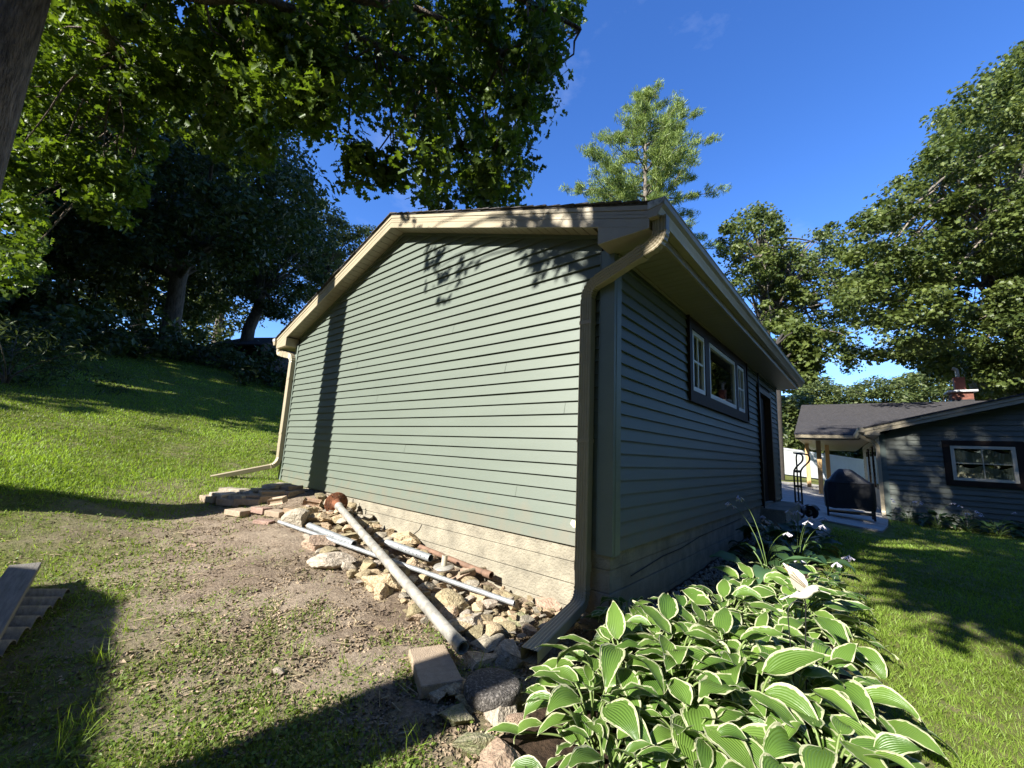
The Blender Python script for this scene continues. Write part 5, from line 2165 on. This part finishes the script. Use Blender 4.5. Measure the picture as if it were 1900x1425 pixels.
def boards():
    u = unit(np.array([.965, -.262, 0]))
    v = unit(np.array([-.65, -.76, 0]))
    A = on_g(128, 1108)
    z = g(A[0], A[1]) + .03
    T = thing('corrugated_panel', 'weathered corrugated panel lying on shaded grass at the left edge', 'panel', (A[0], A[1], z))
    m = MB()
    Ln, Wd = 1.65, 1.1
    n = 130
    vs = []
    for i in range(n + 1):
        s = i / n * Ln
        ph = (s / .17) % 1.0
        h = .045 * abs(math.sin(PI * ph)) ** .6
        for w_ in (0, Wd):
            p = u * s + v * w_
            vs.append((p[0], p[1], h))
    fs = [(2 * i, 2 * i + 1, 2 * i + 3, 2 * i + 2) for i in range(n)]
    m.add(vs, fs, True)
    vs2 = [(a, b, c - .006) for a, b, c in vs]
    m.add(vs2, [f[::-1] for f in fs], True)
    o = len(vs)
    m.f += [(2 * i, 2 * i + 2, o + 2 * i + 2, o + 2 * i) for i in range(n)]
    m.sm += [False] * n
    m.build('sheet', 'greywood', T)
    A = pz_(24, 1056, -.30)
    B = pz_(67, 1057, -.30)
    c = (A + B) / 2
    d = unit(np.array([.985, -.10, 0]))
    m = MB()
    m.box(0, 1.9, -.075, .075, 0, .04)
    o = m.build('wooden_board', 'greywood', bevel=.004)
    o.location = (c[0], c[1], max(g(c[0], c[1]), -.36) + .06)
    o.rotation_euler = (0, .02, math.atan2(d[1], d[0]))
    tag(o, 'grey weathered plank lying across the corrugated panel at the left edge', 'board')


boards()


# ================================================================== HAND TRUCK, GRILL, ORNAMENT
def hand_truck():
    p = pd(1484, 957, 8.3)
    z = g(p[0], p[1]) + .06
    T = thing('hand_truck', 'black two wheeled hand truck with looped handle standing beside the door step', 'hand truck', (p[0], p[1], z), math.radians(62))
    # local: x = axle direction, y = towards the load (toe plate)
    m = MB()
    r = .016
    m.tube(fillet([(-.10, 0, .04), (-.10, 0, .95), (-.10, -.20, 1.14), (-.10, -.20, 1.26), (-.10, -.02, 1.29)], .09, 6), r, 8)
    m.build('left_rail', 'black', T).name = 'rail'
    m = MB()
    m.tube(fillet([(.10, 0, .04), (.10, 0, .95), (.10, -.20, 1.14), (.10, -.20, 1.26), (.10, -.02, 1.29)], .09, 6), r, 8)
    m.build('rail', 'black', T)
    m = MB()
    m.tube([(-.10, -.02, 1.29), (.10, -.02, 1.29)], r, 8)
    m.tube([(0, -.02, 1.29), (0, 0, 1.20), (0, .0, .10)], r * .9, 8)
    m.build('handle', 'black', T)
    for zz in (.30, .62, .92):
        m = MB()
        m.box(-.10, .10, -.012, .012, zz - .025, zz + .025)
        m.build('cross_bar', 'black', T)
    m = MB()
    m.box(-.2, .2, 0, .22, .0, .008)
    m.build('toe_plate', 'black', T)
    m = MB()
    m.tube([(-.24, -.10, .125), (.24, -.10, .125)], .012, 8)
    m.box(-.12, -.10, -.12, .01, .1, .16)
    m.box(.10, .12, -.12, .01, .1, .16)
    m.build('axle', 'black', T)
    for s in (-1, 1):
        m = MB()
        n = 24
        prof = [(-.045, .05), (-.045, .10), (-.03, .125), (.03, .125), (.045, .10), (.045, .05)]
        disc_along(m, (s * .20, -.10, .125), (1, 0, .0001), prof, n)
        wh = m.build('wheel', 'rubber', T)
        m = MB()
        disc_along(m, (s * .20, -.10, .125), (1, 0, .0001), [(-.03, 0), (-.03, .05), (.03, .05), (.03, 0)], n)
        m.build('rim', 'stain', wh)
        m = MB()
        vs, fs = [], []
        for k in range(9):
            a = math.radians(20 + k * 15)
            for xx in (s * .20 - .06, s * .20 + .06):
                vs.append((xx, -.10 - math.cos(a) * .15, .125 + math.sin(a) * .15))
        fs = [(2 * k, 2 * k + 1, 2 * k + 3, 2 * k + 2) for k in range(8)]
        m.add(vs, fs, True)
        m.build('fender', 'black', T)


hand_truck()


def grill():
    p = pd(1578, 966, 9.5)
    z = g(p[0], p[1]) + .04
    T = thing('covered_grill', 'barbecue grill under a black fitted cover on the patio', 'grill', (p[0], p[1], z), math.radians(4))
    lev = [(.22, -.44, .46, .27), (.35, -.45, .47, .285), (.62, -.46, .47, .285), (.80, -.42, .46, .28), (.83, -.40, .44, .275), (.87, -.34, .36, .265), (.95, -.29, .27, .25), (1.03, -.23, .18, .23), (1.09, -.17, .11, .20), (1.115, -.13, .06, .16)]
    n = 40
    vs = []
    for li, (z_, a, b, d) in enumerate(lev):
        for k in range(n):
            t = 2 * PI * k / n
            cx, sy = math.cos(t), math.sin(t)
            e = .42
            x = math.copysign(abs(cx) ** e, cx)
            y = math.copysign(abs(sy) ** e, sy)
            x = (a + b) / 2 + (b - a) / 2 * x
            y = d * y
            w_ = .012 * math.sin(k * 2.1 + li * .7) * (1 if li < 4 else .5)
            vs.append((x + w_, y + w_, z_ + (.012 * math.sin(k * 1.3) if li == 0 else 0)))
    fs = [(i * n + k, i * n + (k + 1) % n, (i + 1) * n + (k + 1) % n, (i + 1) * n + k) for i in range(len(lev) - 1) for k in range(n)]
    m = MB()
    m.add(vs, fs, True)
    m.add(vs[-n:], [tuple(range(n))], True)
    cv = m.build('cover', 'cover', T)
    m = MB()
    ring = [vs[3 * n + k] for k in range(n)] + [vs[3 * n]]
    m.tube([(a * 1.004, b * 1.008, c) for a, b, c in ring], .009, 6, caps=False)
    m.build('seam', 'cover', cv)
    for sx in (-.40, .42):
        for sy in (-.22, .22):
            m = MB()
            m.box(sx - .02, sx + .02, sy - .02, sy + .02, .03, .3)
            m.build('leg', 'black', T)
            m = MB()
            disc_along(m, (sx, sy, .04), (1, .001, 0), [(-.02, 0), (-.02, .035), (-.01, .04), (.01, .04), (.02, .035), (.02, 0)], 16)
            m.build('caster', 'rubber', T)
    m = MB()
    m.box(-.42, .44, -.24, .24, .11, .14)
    m.build('bottom_shelf', 'black', T)


grill()


def hummingbird():
    p = pd(1492, 1098, 2.05)
    xr = np.array([CR[0], CR[1]])
    rz = math.atan2(xr[1], xr[0])
    gb = g(p[0], p[1])
    T = thing('bird_ornament', 'white and bronze hummingbird ornament on a thin stake above the hostas', 'ornament', tuple(p), rz)
    m = MB()
    ax = [(-.090, -.032, .002), (-.075, -.028, .006), (-.055, -.022, .010), (-.03, -.018, .022), (-.005, -.012, .030), (.018, -.002, .028), (.032, .008, .022), (.042, .013, .022), (.052, .016, .023), (.064, .015, .019), (.072, .011, .010), (.078, .009, .0045), (.105, .003, .003), (.132, -.004, .001)]
    m.tube([(a, 0, b) for a, b, c in ax], [c * .8 for a, b, c in ax], 14)
    bd = m.build('body', 'ceramic', T)
    for k, (tipx, tipz, yy, fl) in enumerate(((-.098, .098, -.018, 1), (-.068, .118, .022, -1))):
        n = 9
        vs, fs = [], []
        root = np.array((.012, yy * .5, .016))
        tip = np.array((tipx, yy * 2.2, tipz))
        ax_ = tip - root
        side = unit(np.cross(ax_, (0, 1, 0)))
        for i in range(n + 1):
            t = i / n
            wd = (.012 + .036 * math.sin(PI * min(1, t * 1.05 + .12)) ** .8) * (1 if t < .97 else .3)
            c = root + ax_ * t
            j = .004 * (i % 2)
            for s, dy in ((-.75, .0015), (.25, .0015), (.25, -.0015), (-.75, -.0015)):
                vs.append(c + side * (wd + j * (s < 0)) * s * fl * -1 + np.array((0, dy, 0)))
        for i in range(n):
            for q in range(4):
                fs.append((4 * i + q, 4 * i + (q + 1) % 4, 4 * i + 4 + (q + 1) % 4, 4 * i + 4 + q))
        m = MB()
        m.add(vs, fs)
        wg = m.build('wing', 'ceramic', T)
        m = MB()
        for q in (.25, .0, -.25):
            m.tube([root + ax_ * .15 + side * q * .02 + np.array((0, -.0025, 0)), root + ax_ * .9 + side * q * .05 + np.array((0, -.0025, 0))], .0016, 4)
        m.build('feather_line', 'ceramic2', wg)
    for s in (-1, 1):
        m = MB()
        m.tube([(.058, s * .0165, .021), (.058, s * .019, .021)], .003, 8)
        m.build('eye', 'black', bd)
    m = MB()
    m.prism([(-.115, -.010, -.040), (-.075, -.008, -.020), (-.07, .008, -.024), (-.118, .010, -.046)], (0, 0, .003))
    m.build('tail', 'ceramic', T)
    m = MB()
    h = p[2] - gb
    m.tube([(.0, 0, -.03), (.004, 0, -.06), (-.006, .0, -.2), (-.03, 0, -h - .05)], .0032, 6)
    m.build('stake', 'black', T)
    m = MB()
    m.tube(bez((0, 0, -.055), (-.06, .02, -.03), (-.075, .02, -.11), 6) + [np.array((-.06, .02, -h + .1))], .0028, 6)
    m.build('side_stake', 'black', T)


hummingbird()


def window_ornament():
    y0 = px_(1340, 725, -.075)[1]
    T = thing('wooden_ornament', 'small brown wooden house shape with white roof standing inside the middle window', 'ornament', (-.075, y0, 1.455))
    m = MB()
    for s in (-1, 1):
        m.prism([(-.03, s * .02, .20), (-.03, s * .075, .20), (-.03, s * .19, .02), (-.03, s * .12, .0)], (.05, 0, 0))
    m.box(-.03, .02, -.14, .14, .19, .245)
    m.build('frame', 'wood_house', T)
    m = MB()
    m.prism([(-.04, 0, .40), (-.04, -.15, .22), (-.04, -.10, .20), (-.04, 0, .31), (-.04, .10, .20), (-.04, .15, .22)], (.07, 0, 0))
    m.build('roof', 'white', T)


window_ornament()


# ================================================================== HOSTAS
def hosta_mat():
    m = bpy.data.materials.new('variegated hosta leaf')
    m.use_nodes = True
    n = m.node_tree.nodes
    K = m.node_tree.links
    b = n['Principled BSDF']

    def A(nm):
        q = n.new('ShaderNodeAttribute')
        q.attribute_name = nm
        return q.outputs['Fac']
    tc = n.new('ShaderNodeTexCoord')
    nz = n.new('ShaderNodeTexNoise')
    nz.inputs['Scale'].default_value = 38
    nz.inputs['Detail'].default_value = 4
    K.new(tc.outputs['Object'], nz.inputs['Vector'])
    ad = n.new('ShaderNodeMath')
    ad.operation = 'MULTIPLY_ADD'
    ad.inputs[1].default_value = .42
    K.new(nz.outputs[0], ad.inputs[0])
    K.new(A('edge'), ad.inputs[2])
    rp = n.new('ShaderNodeValToRGB')
    e = rp.color_ramp.elements
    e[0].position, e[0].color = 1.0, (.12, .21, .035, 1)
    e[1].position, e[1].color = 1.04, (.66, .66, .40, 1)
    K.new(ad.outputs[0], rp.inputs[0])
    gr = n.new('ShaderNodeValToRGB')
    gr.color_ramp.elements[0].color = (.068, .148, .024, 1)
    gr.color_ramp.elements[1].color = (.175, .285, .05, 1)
    K.new(A('tint'), gr.inputs[0])
    sn = n.new('ShaderNodeMath')
    sn.operation = 'MULTIPLY'
    sn.inputs[1].default_value = 34.0
    K.new(A('across'), sn.inputs[0])
    s2 = n.new('ShaderNodeMath')
    s2.operation = 'SINE'
    K.new(sn.outputs[0], s2.inputs[0])
    mr = n.new('ShaderNodeMapRange')
    mr.inputs[1].default_value = -1
    mr.inputs[2].default_value = 1
    mr.inputs[3].default_value = .91
    mr.inputs[4].default_value = 1.06
    K.new(s2.outputs[0], mr.inputs[0])
    hv = n.new('ShaderNodeHueSaturation')
    K.new(mr.outputs[0], hv.inputs['Value'])
    K.new(gr.outputs[0], hv.inputs['Color'])
    mx = n.new('ShaderNodeMix')
    mx.data_type = 'RGBA'
    rp2 = n.new('ShaderNodeMapRange')
    rp2.inputs[1].default_value = 1.02
    rp2.inputs[2].default_value = 1.06
    K.new(ad.outputs[0], rp2.inputs[0])
    K.new(rp2.outputs[0], mx.inputs[0])
    K.new(hv.outputs[0], mx.inputs[6])
    mx.inputs[7].default_value = (.58, .59, .35, 1)
    K.new(mx.outputs[2], b.inputs['Base Color'])
    b.inputs['Roughness'].default_value = .38
    b.inputs['Specular IOR Level'].default_value = .4
    bp = n.new('ShaderNodeBump')
    bp.inputs['Strength'].default_value = .38
    bp.inputs['Distance'].default_value = .004
    K.new(s2.outputs[0], bp.inputs['Height'])
    K.new(bp.outputs[0], b.inputs['Normal'])
    tr = n.new('ShaderNodeBsdfTranslucent')
    K.new(mx.outputs[2], tr.inputs[0])
    ms = n.new('ShaderNodeMixShader')
    ms.inputs[0].default_value = .28
    K.new(b.outputs[0], ms.inputs[1])
    K.new(tr.outputs[0], ms.inputs[2])
    K.new(ms.outputs[0], n['Material Output'].inputs[0])
    return m


MT['hosta'] = hosta_mat()
NU, NV = 9, 11


def leaf_grid(base, az, elev, Ln, Wd, droop, cup, roll, wave):
    """one hosta leaf: base point, heading, start elevation, length, width"""
    h = np.array([math.cos(az), math.sin(az), 0])
    sd = np.array([-math.sin(az), math.cos(az), 0])
    v = np.linspace(0, 1, NV)
    ang = elev - droop * v ** 1.3
    dx = np.concatenate([[0], np.cumsum((np.cos(ang[1:]) + np.cos(ang[:-1])) / 2)]) / (NV - 1) * Ln
    dz = np.concatenate([[0], np.cumsum((np.sin(ang[1:]) + np.sin(ang[:-1])) / 2)]) / (NV - 1) * Ln
    wv = np.sin(PI * np.clip(v * .985 + .015, 0, 1) ** .66) ** 1.05 * (1 - .15 * v ** 2)
    wv[0] = .12
    wv[-1] = .0
    u = np.linspace(-1, 1, NU)
    U, Vv = np.meshgrid(u, v)
    wd = wv[:, None] * Wd / 2
    lat = U * wd
    nrm = -np.sin(ang)[:, None] * 1.0
    up = cup * (np.abs(U) ** 1.6) * wd + wave * np.sin(Vv * 15 + U * 2 + az * 7) * np.abs(U) ** 2 * Wd * .5
    nx_ = -np.sin(ang)[:, None]
    nz_ = np.cos(ang)[:, None]
    c_, s_ = math.cos(roll), math.sin(roll)
    lat2 = lat * c_ - up * s_
    up2 = lat * s_ + up * c_
    back = -.10 * Ln * np.exp(-Vv * 9) * np.abs(U)
    P = base + (dx[:, None] + up2 * nx_ + back)[..., None] * h + lat2[..., None] * sd + (dz[:, None] + up2 * nz_)[..., None] * np.array([0, 0, 1])
    # margin parameter: near the rim or the tip
    ed = np.maximum(np.abs(U), np.where(Vv > .86, .70 + (Vv - .86) * 2.1, 0))
    return P.reshape(-1, 3), ed.ravel(), U.ravel()


_gi = np.arange(NU * NV).reshape(NV, NU)
LF = np.stack([_gi[:-1, :-1], _gi[:-1, 1:], _gi[1:, 1:], _gi[1:, :-1]], -1).reshape(-1, 4)


def hosta(x, y, label, nleaf=26, size=1.0, mat='hosta', group='variegated hostas in the bed', name='hosta_plant', spread=1.0, cat='hosta', tallness=1.0, flowers=0, z=None):
    z0 = g(x, y) if z is None else z
    T = thing(name, label, cat, (x, y, z0), 0, group)
    Vs, Es, Us, Ts, Fs = [], [], [], [], []
    sm = MB()
    for i in range(nleaf):
        q = (i + .5) / nleaf
        az = i * 2.39996 + random.uniform(-.35, .35)
        out = (.05 + .27 * q ** .8) * size * spread * random.uniform(.8, 1.2)
        ht = (.255 - .18 * q ** 1.2) * size * tallness * random.uniform(.85, 1.15)
        Ln = random.choice((.13, .17, .19, .21, .24)) * random.uniform(.9, 1.1) * size
        Wd = Ln * random.uniform(.42, .64)
        base = np.array([math.cos(az) * out, math.sin(az) * out, ht])
        az2 = az + random.uniform(-.45, .45)
        P, ed, U = leaf_grid(base, az2, math.radians(random.uniform(0, 52) * (1.1 - .8 * q)), Ln, Wd, math.radians(random.uniform(35, 110)), random.uniform(.02, .38), random.uniform(-.5, .5), random.uniform(.02, .13))
        Fs.append(LF + len(Vs) * NU * NV)
        Vs.append(P)
        Es.append(ed)
        Us.append(U)
        Ts.append(np.full(len(P), np.clip(random.gauss(.5, .22), 0, 1)))
        r0 = np.array([math.cos(az) * .02, math.sin(az) * .02, -.02])
        sm.tube(bez(r0, np.array([math.cos(az) * out * .25, math.sin(az) * out * .25, ht * .75]), base + np.array([math.cos(az2), math.sin(az2), .2]) * .01, 7), np.linspace(.0065, .004, 7) * size, 5, caps=False)
    me = npmesh('leaves', np.concatenate(Vs), np.concatenate(Fs), np.concatenate(Ts), True, {'edge': np.concatenate(Es), 'across': np.concatenate(Us)})
    link('leaves', me, mat, T)
    st = sm.build('stems', 'stem', T)
    at = st.data.attributes.new('tint', 'FLOAT', 'POINT')
    at.data.foreach_set('value', np.full(len(st.data.vertices), .5 if mat == 'hosta' else .0, np.float32))
    for f in range(flowers):
        az = random.uniform(0, 6.28)
        hgt = random.uniform(.38, .58) * size
        e = np.array([math.cos(az) * .28 * size, math.sin(az) * .28 * size, hgt])
        pth = bez((0, 0, 0), (math.cos(az) * .06, math.sin(az) * .06, hgt * .8), e, 9)
        m = MB()
        m.tube(pth, np.linspace(.004, .002, 9), 5, caps=False)
        sk = m.build('flower_stalk', 'stem', T)
        m = MB()
        for k in range(6):
            c = pth[-1] * (1 - k * .055) + pth[-3] * k * .055
            a2 = random.uniform(0, 6.28)
            d = np.array([math.cos(a2), math.sin(a2), -.7])
            m.tube([c, c + d * .012, c + d * .032, c + d * .042], [.0015, .004, .0065, .009], 6, caps=False)
        m.build('flowers', 'flower', sk)
    return T


BEDZ = [(.40, .0), (.36, -.35), (.47, -.8), (.60, -1.2), (.74, -1.62), (1.1, -1.8), (1.38, -1.65), (1.36, -.9), (1.26, -.3), (1.09, .4), (.98, 1.2), (.92, 1.8), (.70, 1.7), (.60, .9), (.52, .15)]
random.seed(5)
spots = [(.17, -.08), (.45, -.72), (.66, -1.30), (1.05, -1.50), (1.36, -1.25), (.47, -1.06), (.68, -1.66)]
tries = 0
while tries < 4000 and len(spots) < 40:
    tries += 1
    q = sample_poly(BEDZ, 1)[0]
    if all(math.hypot(q[0] - a, q[1] - b) > .245 for a, b in spots):
        spots.append(q)
LABS = {0: 'tall variegated hosta against the foundation corner behind the downspout', 1: 'variegated hosta spreading beside the open downspout outlet', 2: 'variegated hosta at the lower left end of the bed above the boulders',
        3: 'large variegated hosta at the bottom centre of the bed', 4: 'variegated hosta at the lower right corner of the bed'}
for i, (x, y) in enumerate(spots):
    if i in LABS:
        lab, grp = LABS[i], None
    else:
        lab, grp = 'white edged green hosta growing among others in the crowded bed', 'crowded variegated hostas'
    hosta(x, y, lab, nleaf=34 if y < 0 else 28, size=random.uniform(.85, 1.12) * (1.0 if i else .9) * (.82 if y < -.9 else 1.0), group=grp, tallness=1.0 if i == 0 else 1.0, spread=.7 if i == 0 else 1.0)
# plain blue green hosta standing above them
T_ = hosta(.70, 1.75, 'plain blue green hosta with broad leaves on tall stalks behind the bird', 9, 1.5, 'hostablue', None, spread=.8, tallness=.95, flowers=2)
for k, (x, y) in enumerate(((.52, 2.5), (.78, 2.9), (.45, 3.3), (.70, 3.7), (.40, 4.2), (.62, 4.6))):
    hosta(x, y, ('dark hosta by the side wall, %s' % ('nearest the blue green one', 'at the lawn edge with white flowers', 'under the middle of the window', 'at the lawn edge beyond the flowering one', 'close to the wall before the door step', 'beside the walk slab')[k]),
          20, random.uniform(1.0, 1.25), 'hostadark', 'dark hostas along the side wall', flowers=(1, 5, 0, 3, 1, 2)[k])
hosta(1.05, 2.15, 'small hosta with a pale flower spike right behind the bird ornament', 10, .8, 'hosta', None, flowers=3)
# row before the cottage
cs, sn_ = math.cos(math.radians(3)), math.sin(math.radians(3))
for k in range(9):
    lx, ly = .35 + k * .48, -.42 + random.uniform(-.06, .06)
    X, Y = 1.70 + lx * cs - ly * sn_, 11.8 + lx * sn_ + ly * cs
    hosta(X, Y, 'dark hosta with thin flower stalks in the row along the cottage wall', 22, random.uniform(1.0, 1.2), 'hostadark', 'hostas along the cottage wall', flowers=3)
